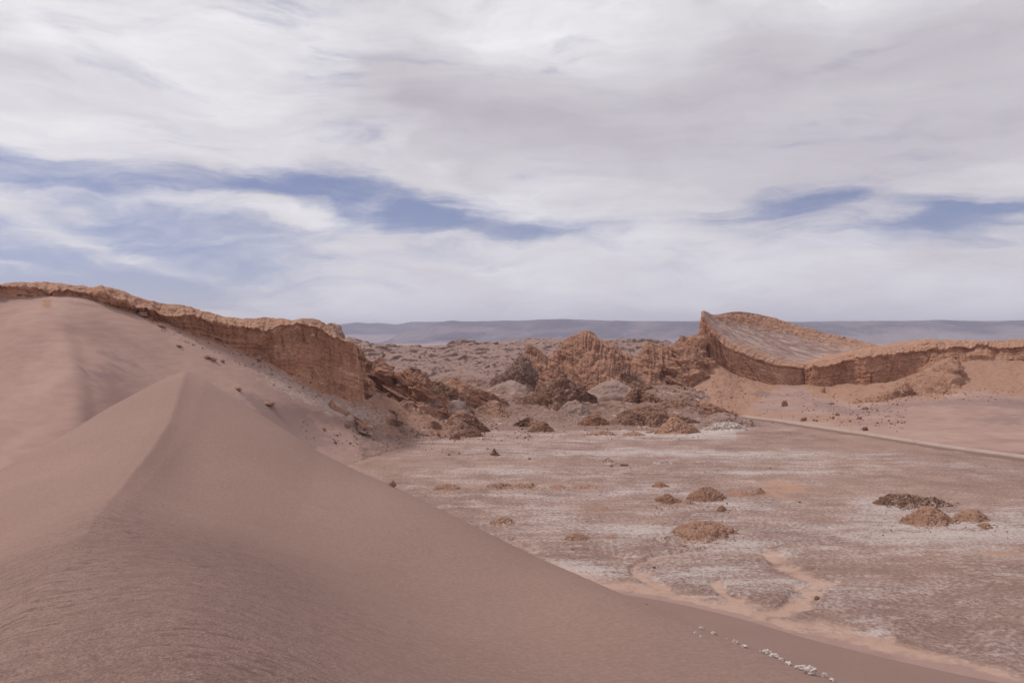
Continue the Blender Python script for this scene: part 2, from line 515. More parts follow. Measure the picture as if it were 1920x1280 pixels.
def flat_mat():
    m, t, b, pos = material('salt_flat_crust')
    big = t.noise(pos, 0.02, 5, 0.55)
    mid = t.noise(pos, 0.11, 8, 0.68, 0.5)
    fin = t.noise(pos, 1.7, 8, 0.72)
    vf = t.noise(pos, 8.0, 5, 0.7)
    f = t.m('ADD', t.m('MULTIPLY', mid, .55), t.m('MULTIPLY', fin, .45))
    base = t.ramp(f, [(0.36, (0.200, 0.128, 0.106)), (0.5, (0.300, 0.195, 0.163)), (0.64, (0.395, 0.262, 0.218))])
    base = t.mix(t.step(big, .40, .62, 0, .35), base, (0.40, 0.255, 0.20))
    # crust polygons: thin raised salty rims, broken up
    wv = t.vm('ADD', pos, t.vm('SCALE', t.vm('SUBTRACT', t.n('ShaderNodeTexNoise').outputs['Color'], (0.5, .5, .5)), scale=0.0))
    vo = t.vor(t.vm('ADD', wv, t.vm('SCALE', pos, scale=0.0)), 1.15, 'DISTANCE_TO_EDGE')
    rim = t.step(vo, 0.02, 0.16, 1.0, 0.0)
    strk = t.noise(t.scaled(pos, (0.22, 1.0, 1.0)), 0.32, 7, 0.68, .3)
    s = t.m('ADD', t.attr('salt'), t.m('MULTIPLY', t.m('SUBTRACT', mid, 0.5), 1.2))
    s = t.m('ADD', s, t.m('MULTIPLY', t.m('SUBTRACT', strk, 0.5), 2.0))
    s = t.m('ADD', s, t.m('MULTIPLY', t.m('SUBTRACT', fin, 0.5), 2.6))
    s = t.m('ADD', s, t.m('MULTIPLY', t.m('SUBTRACT', vf, 0.5), 1.0))
    sc = t.mix(t.step(vf, .4, .6), (0.48, 0.39, 0.36), (0.60, 0.525, 0.505))
    c = t.mix(t.step(s, 0.12, 1.0, 0.0, .85), base, sc)
    dk = t.m('MULTIPLY', t.step(t.m('ADD', t.m('MULTIPLY', fin, .6), t.m('MULTIPLY', vf, .4)), 0.40, 0.50, 1.0, 0.0), 0.38)
    c = t.mix(dk, c, (0.165, 0.105, 0.088))
    w_ = t.m('ADD', t.attr('wash'), t.m('MULTIPLY', t.m('SUBTRACT', t.noise(pos, 0.30, 9, 0.70, .5), 0.5), 2.7))
    wc = t.mix(t.noise(pos, 1.1, 9, 0.75), (0.325, 0.208, 0.160), (0.475, 0.315, 0.248))
    wf = t.step(w_, 0.34, 1.15, 0.0, .86)
    c = t.mix(wf, c, wc)
    cl = t.m('ADD', t.attr('clay'), t.m('MULTIPLY', t.m('SUBTRACT', t.noise(pos, 0.2, 9, 0.68, .4), 0.5), 2.4))
    c = t.mix(t.step(cl, 0.45, 0.75, 0.0, .8), c, (0.44, 0.26, 0.18))
    # dark sand off the dune
    sa = t.m('ADD', t.attr('sand'), t.m('MULTIPLY', t.m('SUBTRACT', t.noise(t.scaled(pos, (.5, 1.6, 1)), 0.5, 8, 0.66), 0.5), 2.0))
    c = t.mix(t.step(sa, 0.35, 0.65), c, (0.30, 0.195, 0.168))
    t.l(c, b.inputs['Base Color'])
    sm = t.m('SUBTRACT', 1.0, t.m('MULTIPLY', wf, 0.8))
    h = t.m('ADD', t.m('ADD', t.m('MULTIPLY', fin, 0.8), t.m('MULTIPLY', vf, .15)), t.m('MULTIPLY', rim, 0.05))
    t.l(t.bump(h, 0.8, t.m('MULTIPLY', sm, .8)), b.inputs['Normal'])
    return m


M_FLAT = flat_mat()


def dune_mat():
    m, t, b, pos = material('dune_sand')
    big = t.noise(pos, 0.12, 4, 0.5)
    c = t.mix(t.step(big, .35, .65), (0.288, 0.183, 0.153), (0.318, 0.205, 0.172))
    g = t.noise(pos, 38.0, 3, 0.75)
    co = t.attr('coarse')
    cn_ = t.m('ADD', co, t.m('MULTIPLY', t.m('SUBTRACT', t.noise(t.scaled(pos, (1, 2.2, 2.2)), 0.9, 6, 0.6), .5), .7))
    cf = t.step(cn_, 0.2, 0.9)
    # coarse grains: dark volcanic grit and pale quartz over the finer sand
    vg = t.vor(pos, 75.0)
    pn = t.n('ShaderNodeTexVoronoi', feature='F1')
    t.l(pos, pn.inputs['Vector'])
    pn.inputs['Scale'].default_value = 75.0
    sp = t.n('ShaderNodeSeparateColor')
    t.l(pn.outputs['Color'], sp.inputs[0])
    rnd = sp.outputs[0]
    gritd = t.step(t.m('ADD', rnd, t.m('MULTIPLY', t.m('SUBTRACT', t.noise(pos, 7.0, 4, .6), .5), 1.0)), 0.60, 0.68)
    gritl = t.step(rnd, 0.90, 0.93)
    rip = t.attr('ripple')
    fd = t.m('MULTIPLY', gritd, t.m('ADD', 0.16, t.m('MULTIPLY', cf, 0.50)))
    c = t.mix(t.step(g, .3, .7, 0.0, .35), c, t.mix(1.0, c, (0.80, 0.79, 0.79), 'MULTIPLY'))
    c = t.mix(t.m('MULTIPLY', t.attr('grit_shade'), .8), c, (0.212, 0.134, 0.112))  # right face painted darker as its shade; coarse grains add to it
    mg = t.noise(pos, 11.0, 7, 0.85)
    c = t.mix(t.step(mg, .40, .60, .42, 0.0), c, t.mix(1.0, c, (0.66, 0.64, 0.63), 'MULTIPLY'))
    c = t.mix(t.step(mg, .52, .66, 0.0, .30), c, t.mix(1.0, c, (1.40, 1.38, 1.36), 'MULTIPLY'))
    c = t.mix(fd, c, (0.105, 0.068, 0.062))
    c = t.mix(t.m('MULTIPLY', gritl, t.m('ADD', .08, t.m('MULTIPLY', cf, 0.32))), c, (0.50, 0.37, 0.31))
    wpos = t.vm('ADD', pos, t.vm('MULTIPLY', t.vm('SUBTRACT', t.noisec(pos, 0.5), (.5, .5, .5)), (.7, 0.35, 0)))
    wis = t.noise(t.scaled(wpos, (2.6, 8.5, 0.0)), 1.0, 5, 0.62)
    wis2 = t.noise(t.scaled(wpos, (0.5, 2.6, 0.0)), 1.0, 4, 0.6)
    pat = t.step(t.noise(pos, 0.45, 3, .5), .40, .62)
    wf = t.m('MULTIPLY', t.m('MULTIPLY', t.step(t.m('ADD', wis, t.m('MULTIPLY', t.m('SUBTRACT', t.noise(pos, 9.0, 4, .7), .5), .55)), .52, .62), t.m('ADD', .35, t.m('MULTIPLY', pat, .65))), co)
    c = t.mix(t.m('MULTIPLY', wf, .66), c, (0.120, 0.073, 0.062))
    c = t.mix(t.m('MULTIPLY', t.step(wis2, .52, .68), t.m('MULTIPLY', co, .45)), c, (0.170, 0.106, 0.090))
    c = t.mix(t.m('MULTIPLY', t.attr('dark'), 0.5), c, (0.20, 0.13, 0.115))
    t.l(c, b.inputs['Base Color'])
    h = t.m('ADD', t.m('MULTIPLY', vg, 0.5), g)
    nb = t.bump(h, 0.008, t.m('ADD', .3, t.m('MULTIPLY', cf, .7)))
    t.l(t.bump(t.m('ADD', wis, wis2), 0.09, t.m('MULTIPLY', co, .7), nb), b.inputs['Normal'])
    return m


M_DUNE = dune_mat()


def road_mat():
    m, t, b, pos = material('graded_road')
    n = t.noise(pos, 0.5, 7, 0.65)
    c = t.ramp(n, [(0.35, (0.34, 0.243, 0.208)), (0.65, (0.44, 0.325, 0.28))])
    edge = t.attr('edge')
    c = t.mix(edge, c, (0.19, 0.122, 0.10))
    t.l(c, b.inputs['Base Color'])
    t.l(t.bump(t.noise(pos, 3, 5, .6), .15), b.inputs['Normal'])
    return m


def mountain_mat():
    m, t, b, pos = material('far_mountain_rock')
    n = t.noise(t.scaled(pos, (1, 1, 3)), 0.0011, 8, 0.62, .4)
    z = t.n('ShaderNodeSeparateXYZ')
    t.l(pos, z.inputs[0])
    c = t.ramp(n, [(0.38, (0.045, 0.035, 0.060)), (0.5, (0.115, 0.085, 0.105)), (0.62, (0.24, 0.175, 0.175))])
    pl = t.m('ADD', t.attr('sand'), t.m('MULTIPLY', t.m('SUBTRACT', t.noise(pos, 0.0022, 7, .6), .5), .9))
    c = t.mix(t.step(pl, .35, .8), c, t.mix(t.noise(t.scaled(pos, (1, .3, 1)), .0016, 6, .6), (0.22, 0.165, 0.165), (0.42, 0.33, 0.31)))
    t.l(c, b.inputs['Base Color'])
    t.l(t.bump(t.noise(pos, 0.002, 8, .6), 420), b.inputs['Normal'])
    return m


# ================================================================== THE LARGE GROUND
# ------------------------------------------------------------------ foreground dune
sil = np.array([(-4200, 2300), (-2000, 1600), (-900, 1240), (-600, 1120), (-300, 1010), (-100, 925), (0, 880), (70, 842), (140, 803), (205, 763), (270, 729), (315, 706), (348, 695),
                (385, 711), (430, 740), (480, 771), (540, 808), (600, 848), (665, 880), (733, 909), (815, 949), (900, 991), (1000, 1041), (1100, 1084), (1200, 1128),
                (1320, 1178), (1450, 1229), (1560, 1272), (1700, 1328), (1920, 1420), (2400, 1640), (3200, 2100), (5600, 3400)], float)
dsv = np.array([(-4200, 9), (-900, 17), (-300, 22), (0, 29), (348, 45), (480, 40), (600, 35), (733, 30), (900, 24), (1100, 17.5), (1200, 15), (1320, 13), (1450, 11), (1560, 9.8), (1920, 7), (5600, 4.5)], float)
footv = np.array([(-4200, 60), (-300, 62), (0, 72), (348, 92), (600, 92), (900, 94), (1000, 95), (1100, 96), (1150, 96.5), (1200, 95.2), (1275, 92.5), (1387, 87.8), (1500, 82.3), (1650, 77.1), (1800, 73.0), (1920, 70.4), (2400, 60), (5600, 50)], float)
CRQ = np.array([0, .12, .22, .30, .42, .49, .58, .67, .76, .844, .93, 1.0])
CRX = np.array([-260, -120, 20, 100, 185, 235, 285, 318, 331, 341, 346, 348])
_px = np.arange(-4200, 5601, 1.0)
_hs = np.interp(_px, sil[:, 0], sil[:, 1])
_k = np.exp(-(np.arange(-12, 13) / 5.0) ** 2)
_hs = np.convolve(np.pad(_hs, 12, 'edge'), _k / _k.sum(), 'valid')
_ds = np.interp(_px, dsv[:, 0], dsv[:, 1])
_k = np.exp(-(np.arange(-90, 91) / 45.0) ** 2)
_ds = np.convolve(np.pad(_ds, 90, 'edge'), _k / _k.sum(), 'valid')

xs = np.concatenate([np.linspace(-4200, -160, 60)[:-1], np.arange(-160, 2080, 2.2), np.linspace(2080, 5600, 50)])
NQ = 420
q1 = np.exp(np.linspace(math.log(0.02), 0, NQ))
q1 = q1 * 0.6 + np.linspace(0.02, 1, NQ) * 0.4
X, Q = np.meshgrid(xs, q1)
cx_ = np.interp(Q, CRQ, CRX)
wv_ = (348 - cx_) * np.exp(-((X - cx_) / 520.0) ** 2)
XW = X + wv_
ds0 = np.interp(X, _px, _ds)
_k2 = np.exp(-(np.arange(-420, 421) / 190.0) ** 2)
_hs2 = np.convolve(np.pad(_hs, 420, 'edge'), _k2 / _k2.sum(), 'valid')
_bl = 1 - sstep(Q, .28, .80)
pys = np.interp(XW, _px, _hs) * (1 - .76 * _bl) + np.interp(X, _px, _hs2) * .76 * _bl
dsw = ds0
hs = EYE - (pys - HY) / F * dsw
H0 = 28.35
a_ = (hs - EYE) / dsw + 2 * (EYE - H0) / dsw
b_ = -(EYE - H0) / dsw ** 2
D = Q * ds0
Hh = H0 + a_ * D + b_ * D * D
dipA = 2.1 * np.clip(ds0 / 45, 0, 1.2) * 16 * Q ** 2 * (1 - Q) ** 2
Hh = Hh - dipA
gx = (X - CX) / F * D
# crest lip: the slip face just right of the crease
lip = np.exp(-np.clip((X - cx_) / 26.0, 0, 30)) * (X > cx_) + np.exp(-np.clip((cx_ - X) / 60.0, 0, 30)) * (X <= cx_)
Hh += 0.03 * lip * sstep(Q, .3, .55) * (1 - sstep(Q, .97, 1.0))
ybp = EYE - Hh
PY = HY + F * ybp / D
cyb = np.interp(X, [-400, 0, 120, 190, 250, 330, 450, 560, 700, 900, 1100, 1300, 1500, 2500], [1080, 1000, 945, 908, 900, 925, 965, 1005, 1075, 1150, 1210, 1290, 1400, 1800])
coarse = sstep(PY - cyb, -25, 110) * np.clip(1.05 - sstep(X, 300, 950) * .80, 0, 1)
coarse = np.maximum(coarse, 0.55 * sstep(PY - (cyb + 40), 0, 300))
rx_ = fbm(gx * .5, D * .5, 3.1, 3) * 0.5
rip = fbm((gx + rx_) * 0.55, (D + 0.13 * gx + rx_ * .5) * 3.0, 0.5, 3, .55)
rip2 = perlin(gx * .22 + 5, (D + .1 * gx + rx_ * .7) * 1.25, 2.2)
ripw = coarse * sstep(PY, 890, 960)
patch = sstep(fbm(gx * .35, D * .6, 8.8, 3), -.35, .35)
Hh += ripw * (0.010 * rip * patch + 0.024 * rip2) * np.clip(D / 7, .5, 1.7)
Hh += 0.004 * perlin(gx * 1.1, D * 7.0, 1.0) * (1 - coarse) * sstep(Q, .1, .2)
Hh += 0.10 * fbm(gx * .12, D * .12, 5.5, 3) * sstep(Q, .12, .4) * (1 - sstep(Q, .8, 1))
# beyond the brow
t2 = np.linspace(0, 1, 150)[1:] ** 1.7
_ff = np.interp(_px, footv[:, 0], footv[:, 1])
_k = np.exp(-(np.arange(-80, 81) / 35.0) ** 2)
_ff = np.convolve(np.pad(_ff, 80, 'edge'), _k / _k.sum(), 'valid')
df0 = np.interp(xs, _px, _ff)
X2, T2 = np.meshgrid(xs, t2)
ds1 = np.interp(xs, _px, _ds)
h1 = Hh[-1]
D2 = ds1 + (df0 - ds1) * T2
sray = (EYE - h1) / ds1
x_ = D2 - ds1
steep = np.maximum(0.64, sray + 0.14)
H2 = h1 - (sray * x_ + (steep - sray) * (x_ - 1.6 * (1 - np.exp(-x_ / 1.6))))
xr = df0 - D2
apr = 0.055 * xr + 0.0011 * xr ** 2
kk = 1.2
H2 = np.where(np.maximum(H2, apr) - np.minimum(H2, apr) > 20, np.maximum(H2, apr), kk * np.log(np.exp(np.clip(H2 - apr, -60, 60) / kk) + 1) + apr)
H2 -= kk * math.log(2) * np.exp(-xr / 3.0) * 0.0
gx2 = (X2 - CX) / F * D2
H2 += 0.05 * perlin(gx2 * .35, D2 * 1.3, 4.4) * sstep(xr, 0, 6) * sstep(x_, 3, 10)
H2 -= 0.6 * (1 - sstep(xr, 0, 1.5))
grit_shade = .75 * sstep(X - cx_, -10, 260) * sstep(PY, 700, 800) + .35 * coarse  # shade painted on the face right of the crest, plus darker coarse grains
grit_shade = np.clip(grit_shade * (.9 + .35 * fbm(gx * .15, D * .15, 7.7, 4)), 0, 1)
Pd = np.concatenate([np.stack([gx, D, Hh], -1), np.stack([gx2, D2, H2], -1)])
z2 = np.zeros_like(X2)
dark = np.exp(-np.clip((X - cx_) / 22.0, 0, 30)) * (X > cx_) * sstep(Q, .35, .6) * 0.08  # thin strip beside the crease darkened in colour to deepen its shade
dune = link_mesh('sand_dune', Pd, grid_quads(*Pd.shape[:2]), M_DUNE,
                 {'coarse': np.concatenate([coarse, z2]), 'ripple': np.concatenate([np.clip(rip * .9 * patch + rip2 * .5, 0, 1), z2]), 'dark': np.concatenate([dark, z2 + .5]), 'grit_shade': np.concatenate([grit_shade, z2 + .6])})
tag(dune, 'mauve sand dune with a sharp peak and coarse rippled grains on its near flank', kind='structure')

# ------------------------------------------------------------------ salt flat
xs = np.concatenate([-np.geomspace(40000, 700, 60) + 640, np.arange(-60, 1990, 2.3), 1300 + np.geomspace(700, 40000, 60)])
rows_px = np.concatenate([np.arange(1330, 780, -1.5), np.arange(780, 700, -2.5)])
dd = EYE * F / (rows_px - HY)
dd = np.concatenate([[2, 30, 50], dd, np.geomspace(dd[-1] * 1.1, 30000, 40)])
X, D = np.meshgrid(xs, dd)
PYg = HY + EYE * F / D
gx = (X - CX) / F * D


def plane_pts(lst):
    a = np.array(lst, float)
    d = EYE * F / (a[:, 1] - HY)
    return np.stack([(a[:, 0] - CX) / F * d, d], -1)


def dist_poly(gx, gy, pts):
    best = np.full(gx.shape, 1e9)
    for (x0, y0), (x1, y1) in zip(pts[:-1], pts[1:]):
        dx, dy = x1 - x0, y1 - y0
        t = np.clip(((gx - x0) * dx + (gy - y0) * dy) / (dx * dx + dy * dy + 1e-9), 0, 1)
        best = np.minimum(best, np.hypot(gx - x0 - t * dx, gy - y0 - t * dy))
    return best


msk = (D > 60) & (D < 330) & (X > 500) & (X < 2100)
wash = np.zeros_like(D)
salt = np.full_like(D, 0.10)
clay = np.zeros_like(D)
sandm = np.zeros_like(D)
gxs, gys, pxs, pyss = gx[msk], D[msk], X[msk], PYg[msk]
wob = fbm(gxs * .12, gys * .12, 1.5, 4) * 1.6
ws = np.zeros(gxs.shape)
for pts, wd in [([(1318, 1030), (1290, 1036), (1256, 1037), (1225, 1043), (1200, 1052), (1188, 1062), (1204, 1079), (1232, 1096), (1250, 1112), (1285, 1135)], 1.15),
                ([(1313, 1033), (1280, 1024), (1249, 1017), (1235, 1008)], .5), ([(1200, 1052), (1160, 1040), (1120, 1034), (1080, 1030)], .6),
                ([(1440, 1024), (1452, 1045), (1470, 1060), (1500, 1074), (1545, 1087), (1522, 1097), (1516, 1114), (1500, 1130), (1468, 1144), (1450, 1165)], 1.7),
                ([(1425, 1050), (1450, 1058), (1475, 1066), (1530, 1068)], .5),
                ([(1344, 1090), (1354, 1109), (1384, 1124), (1395, 1139), (1425, 1158)], .75),
                ([(1000, 1034), (960, 1010)], .8)]:
    dp = dist_poly(gxs, gys, plane_pts(pts))
    ws = np.maximum(ws, 1 - sstep(dp + wob * .5 * min(1, wd), wd * .1, wd * 1.9))
footd = np.interp(pxs, footv[:, 0], footv[:, 1])
shore = gys - np.where(pxs < 1150, 44790 / (np.interp(pxs, [900, 1000, 1100, 1150], [1000, 1050, 1092, 1107]) - HY), footd)
shw = np.interp(pxs, [980, 1100, 1300, 1420, 1560, 1700, 1920], [1.5, 5.5, 3.2, 6.5, 5.5, 3.4, 2.2])
ws = np.maximum(ws, (1 - sstep(shore + wob * 1.5, shw * .1, shw * 1.7 + 1)) * sstep(pxs, 960, 1010))
wash[msk] = ws
sandm[msk] = 0.8 * (1 - sstep(shore + wob * .5, -0.5, 1.0)) * (pxs > 900)
# crust: salty areas as the photo shows them
sa = np.full(gxs.shape, 0.0)
sa += 0.13 * fbm(gxs * .015, gys * .03, 3.3, 4) * 2


def add_blob(arr, px, py, rx, ry, wt):
    arr += wt * np.exp(-(((pxs - px) / rx) ** 2 + ((pyss - py) / ry) ** 2))


for bdef in [(1740, 1000, 200, 22, .55), (1660, 950, 60, 30, .45), (1860, 985, 90, 30, .4), (1450, 886, 190, 5, .45), (1500, 905, 100, 5, .3), (1330, 1075, 110, 32, .4),
             (1290, 1128, 60, 14, .25), (1640, 1186, 40, 7, .75), (1410, 1020, 60, 10, .4), (1230, 1000, 120, 14, .3), (1050, 925, 200, 12, .3), (1120, 850, 320, 9, .42),
             (950, 880, 160, 8, .33), (1420, 850, 350, 8, .3), (1230, 915, 60, 9, .3), (1380, 945, 80, 10, .4), (1560, 1085, 40, 6, .3), (1280, 812, 110, 9, .7), (1370, 803, 60, 7, .55),
             (1640, 1110, 140, 25, .2), (1700, 1090, 240, 60, .13), (1010, 960, 120, 40, .16), (1080, 1060, 70, 25, .32), (1100, 990, 160, 10, .22), (1300, 1030, 260, 12, .15), (1130, 1068, 60, 5, .5), (1465, 1035, 50, 5, .6)]:
    add_blob(sa, *bdef)
sa -= 0.22 * (1 - sstep(pxs + (pyss - 850) * .6, 620, 830))
sa -= 0.35 * sstep(pyss - np.interp(pxs, [1380, 1600, 1920], [812, 832, 870]), 22, -4) * (pxs > 1380)
salt[msk] = 0.18 + sa
cl = np.zeros(gxs.shape)
for bdef in [(850, 915, 60, 7, .5), (960, 910, 80, 8, .6), (1090, 912, 90, 6, .5), (1470, 915, 100, 20, .75), (1880, 1093, 60, 6, .7), (1880, 1036, 70, 5, .7), (1440, 1044, 70, 7, .6), (1330, 935, 120, 12, .35), (1320, 1010, 80, 16, .5), (1750, 975, 90, 14, .4),
             (640, 870, 70, 60, .45), (1240, 875, 60, 5, .4), (1090, 1005, 70, 8, .4), (950, 975, 40, 10, .5), (1040, 963, 60, 6, .3), (1630, 1018, 40, 4, .3), (1130, 950, 30, 5, .3), (1500, 1025, 120, 10, .25), (1800, 1200, 90, 18, .3), (560, 1060, 60, 10, .2)]:
    add_blob(cl, *bdef)
clay[msk] = cl
Z = np.zeros_like(D)
rough = fbm(gxs * .09, gys * .09, 9.0, 6, .55)
Z[msk] = (0.28 * rough + 0.10 * ridged(gxs * .5, gys * .5, 2.0, 3)) * (1 - .85 * ws) * sstep(330 - gys, 0, 30) - .38 * sstep(ws, .3, .7) * sstep(shore, 2, 7)
flat = link_mesh('salt_flat', np.stack([gx, D, Z - 0.0], -1), grid_quads(*D.shape), M_FLAT, {'wash': wash, 'salt': salt, 'clay': clay, 'sand': sandm})
tag(flat, 'flat desert floor with salt crust and orange wash channels', kind='structure')

# ------------------------------------------------------------------ sand slope under the cliff on the left
CL_BASE = [(-300, 540, 190), (0, 551, 190), (100, 556, 193), (165, 560, 196), (215, 572, 198), (250, 583, 200), (300, 601, 204), (350, 618, 208), (400, 632, 212), (440, 648, 215),
           (500, 676, 220), (545, 701, 223), (590, 720, 226), (620, 735, 229), (650, 748, 233), (672, 757, 238), (674, 742, 262)]


def A_(lst):
    a = np.array(lst, float)
    return at(a[:, 0], a[:, 1], a[:, 2])


T = [(-300, 535, 194), (0, 546, 194), (50, 549, 194), (95, 551, 195), (170, 556, 198), (250, 578, 203), (348, 612, 211), (480, 662, 222), (590, 716, 229), (672, 748, 242), (725, 748, 264), (800, 770, 300), (880, 796, 312)]
U = [(-300, 640, 172), (0, 640, 172), (50, 624, 171), (95, 610, 171.5), (150, 616, 174), (250, 640, 182), (348, 668, 192), (480, 714, 205), (590, 755, 216), (672, 783, 226), (725, 779, 245), (800, 785, 280), (880, 802, 288)]
LM = [(-300, 790, 140), (0, 775, 143), (60, 750, 143), (118, 732, 143), (180, 731, 149), (250, 740, 158), (348, 748, 170), (480, 775, 187), (590, 803, 206), (672, 807, 222), (725, 800, 238), (800, 795, 262), (880, 808, 268)]
FT = [(-300, 1100, 97), (0, 1066, 105), (80, 1066, 104), (140, 1066, 105), (200, 1020, 118), (260, 990, 128), (348, 960, 140), (480, 920, 160), (590, 900, 172), (672, 863, 200), (725, 846, 217), (800, 827, 239), (880, 817, 256)]
ft0 = A_(FT)
sk = ft0.copy()
sk[:, 1] -= 4
sk[:, 2] -= 2.0


def slope_disp(c):
    P, A = c['P'], c['A']
    x, y = P[..., 0], P[..., 1]
    r = A['rubble']
    P[..., 2] += 0.5 * fbm(x * .03, y * .03, 1.0, 3) * (1 - r) + r * (1.3 * fbm(x * .10, y * .10, 4.0, 6, .58) + .6 * ridged(x * .3, y * .3, 2.2, 3))
    return P


def left_attrs(c, P):
    d = P[..., 1]
    px = CX + P[..., 0] / d * F
    py = HY + (EYE - P[..., 2]) / d * F
    A = c['A']
    un = c['un'][None, :]
    near = np.interp(px, [200, 400, 500, 672, 760], [560, 632, 676, 757, 760])          # cliff foot row
    g = py - near
    A['orange'] = .95 * (1 - sstep(g, 3, 22)) * sstep(px, 210, 330) * .8 + .45 * sstep(px, 640, 720) + .40 * np.exp(-(((px - 20) / 45) ** 2 + ((py - 572) / 14) ** 2)) + .9 * np.exp(-(((px - 88) / 12) ** 2 + ((py - 573) / 12) ** 2)) \
        + .5 * np.exp(-(((px - 290) / 50) ** 2 + ((py - 598) / 12) ** 2)) + .02
    A['salt'] = .60 * np.exp(-((g - 30 - (px - 600) * -.02) / 22) ** 2) * sstep(px, 400, 540) * (1 - sstep(px, 690, 760)) + .45 * np.exp(-(((px - 130) / 45) ** 2 + ((py - 563) / 5) ** 2)) + .1 \
        + .3 * np.exp(-(((px - 690) / 90) ** 2 + ((py - 815) / 14) ** 2)) + .20 * sstep(px, 300, 420) * (1 - sstep(g, 30, 70))
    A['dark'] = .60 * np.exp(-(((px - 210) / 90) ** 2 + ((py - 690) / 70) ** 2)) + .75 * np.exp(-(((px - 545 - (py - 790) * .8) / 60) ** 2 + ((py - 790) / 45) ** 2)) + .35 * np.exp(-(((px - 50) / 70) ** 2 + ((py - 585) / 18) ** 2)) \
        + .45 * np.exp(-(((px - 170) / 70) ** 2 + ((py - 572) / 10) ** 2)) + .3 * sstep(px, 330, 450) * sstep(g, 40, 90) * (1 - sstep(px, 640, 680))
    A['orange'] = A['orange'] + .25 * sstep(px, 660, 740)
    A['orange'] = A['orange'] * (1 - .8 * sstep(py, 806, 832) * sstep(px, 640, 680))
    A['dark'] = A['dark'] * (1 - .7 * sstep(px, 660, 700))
    A['rubble'] = np.clip(A['orange'] + A['salt'] - .55 + sstep(px, 640, 690) * 1.2, 0, 1.3) * sstep(d, 190, 205)


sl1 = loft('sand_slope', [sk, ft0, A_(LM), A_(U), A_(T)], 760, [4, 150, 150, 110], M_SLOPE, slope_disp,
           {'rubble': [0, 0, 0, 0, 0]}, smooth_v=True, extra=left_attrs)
tag(sl1, 'smooth mauve sand slope rising to the foot of the layered cliff', kind='structure')

# ------------------------------------------------------------------ sand slope under the rock walls on the right
R_T = [(1262, 742, 406), (1330, 677, 404), (1400, 706, 398), (1460, 719, 398), (1520, 721, 402), (1600, 716, 398), (1700, 700, 392), (1760, 676, 388), (1850, 662, 384), (1920, 676, 372), (2200, 688, 356)]
R_U = [(1262, 756, 370), (1330, 720, 370), (1400, 735, 370), (1460, 739, 368), (1520, 742, 366), (1600, 740, 360), (1700, 733, 352), (1760, 729, 348), (1850, 722, 345), (1920, 730, 338), (2200, 745, 322)]
R_M = [(1262, 785, 335), (1330, 762, 335), (1400, 760, 340), (1460, 762, 336), (1520, 766, 325), (1600, 773, 312), (1700, 779, 300), (1760, 781, 294), (1850, 784, 287), (1920, 788, 282), (2200, 800, 265)]
R_F = [(1262, 806, 286), (1330, 792, 294), (1400, 783, 312), (1460, 789, 300), (1520, 797, 285), (1600, 808, 266), (1700, 823, 244), (1760, 831, 234), (1850, 843, 220), (1920, 853, 210), (2200, 892, 178)]
ft1 = A_(R_F)
ft1[:, 2] = np.where(ft1[:, 0] < 70, -1.5, 0.05)
sk1 = ft1.copy()
sk1[:, 1] -= 3
sk1[:, 2] = -1.5


def right_attrs(c, P):
    d = P[..., 1]
    px = CX + P[..., 0] / d * F
    py = HY + (EYE - P[..., 2]) / d * F
    A = c['A']
    bd = np.interp(px, [1330, 1400, 1450, 1500, 1530, 1600, 1700, 1780, 1850, 1920], [800, 770, 730, 722, 745, 758, 748, 738, 735, 742])
    A['orange'] = .85 * (1 - sstep(py - bd, -14, 12)) + .12 + .5 * np.exp(-((py - np.interp(px, [1330, 1450, 1550, 1700], [775, 778, 784, 805])) / 7) ** 2) * (1 - sstep(px, 1560, 1720)) + .42 * np.exp(-(((px - 1890) / 40) ** 2 + ((py - 755) / 4) ** 2))
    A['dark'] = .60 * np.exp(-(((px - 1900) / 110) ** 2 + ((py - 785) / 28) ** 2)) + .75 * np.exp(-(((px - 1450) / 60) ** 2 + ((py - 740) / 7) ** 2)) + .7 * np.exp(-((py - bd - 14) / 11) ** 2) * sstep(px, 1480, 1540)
    A['salt'] = .10 + .2 * np.exp(-(((px - 1500) / 100) ** 2 + ((py - 770) / 8) ** 2))
    A['rubble'] = np.clip(A['orange'] - .2, 0, 1)


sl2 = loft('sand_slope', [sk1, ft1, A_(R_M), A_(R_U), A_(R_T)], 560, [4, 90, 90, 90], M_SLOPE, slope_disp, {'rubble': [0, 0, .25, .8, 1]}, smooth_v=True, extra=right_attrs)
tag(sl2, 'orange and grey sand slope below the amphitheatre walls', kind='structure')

# ------------------------------------------------------------------ valley floor between the hills
VD = [236, 268, 300, 335, 365, 400, 440, 520]
VZ = [-1.2, -0.1, 1.9, 4.2, 6.8, 9.9, 7.0, 3.4]
vpx = [600, 700, 800, 900, 1000, 1100, 1200, 1300, 1400, 1480]
VL = []
for d, z in zip(VD, VZ):
    VL.append([(((px - CX) / F * d), d, z - (0 if d < 290 else np.interp(px, [1290, 1330, 1400, 1480], [0, 1.5, 5, 10]))) for px in vpx])


def valley_disp(c):
    P = c['P']
    x, y = P[..., 0], P[..., 1]
    k = sstep(y, 262, 310)
    px = CX + x / y * F
    wx = 5 * fbm(x * .05, y * .05, 3.0, 3)
    c_ = sstep(px, 760, 860) * (1 - .6 * sstep(px, 1300, 1400)) * sstep(y, 278, 312) * (1 - sstep(y, 400, 470))
    P[..., 2] += k * (1.3 * fbm(x * .045, y * .06, 2.7, 3) + .8 * fbm(x * .13, y * .13, 6.0, 6, .58)) + c_ * (3.4 * ridged((x + wx) * .035, (y + wx) * .035, 3.3, 5, .52) - .6)
    P[..., 2] += .15 * fbm(x * .2, y * .2, 1.0, 4)
    return P


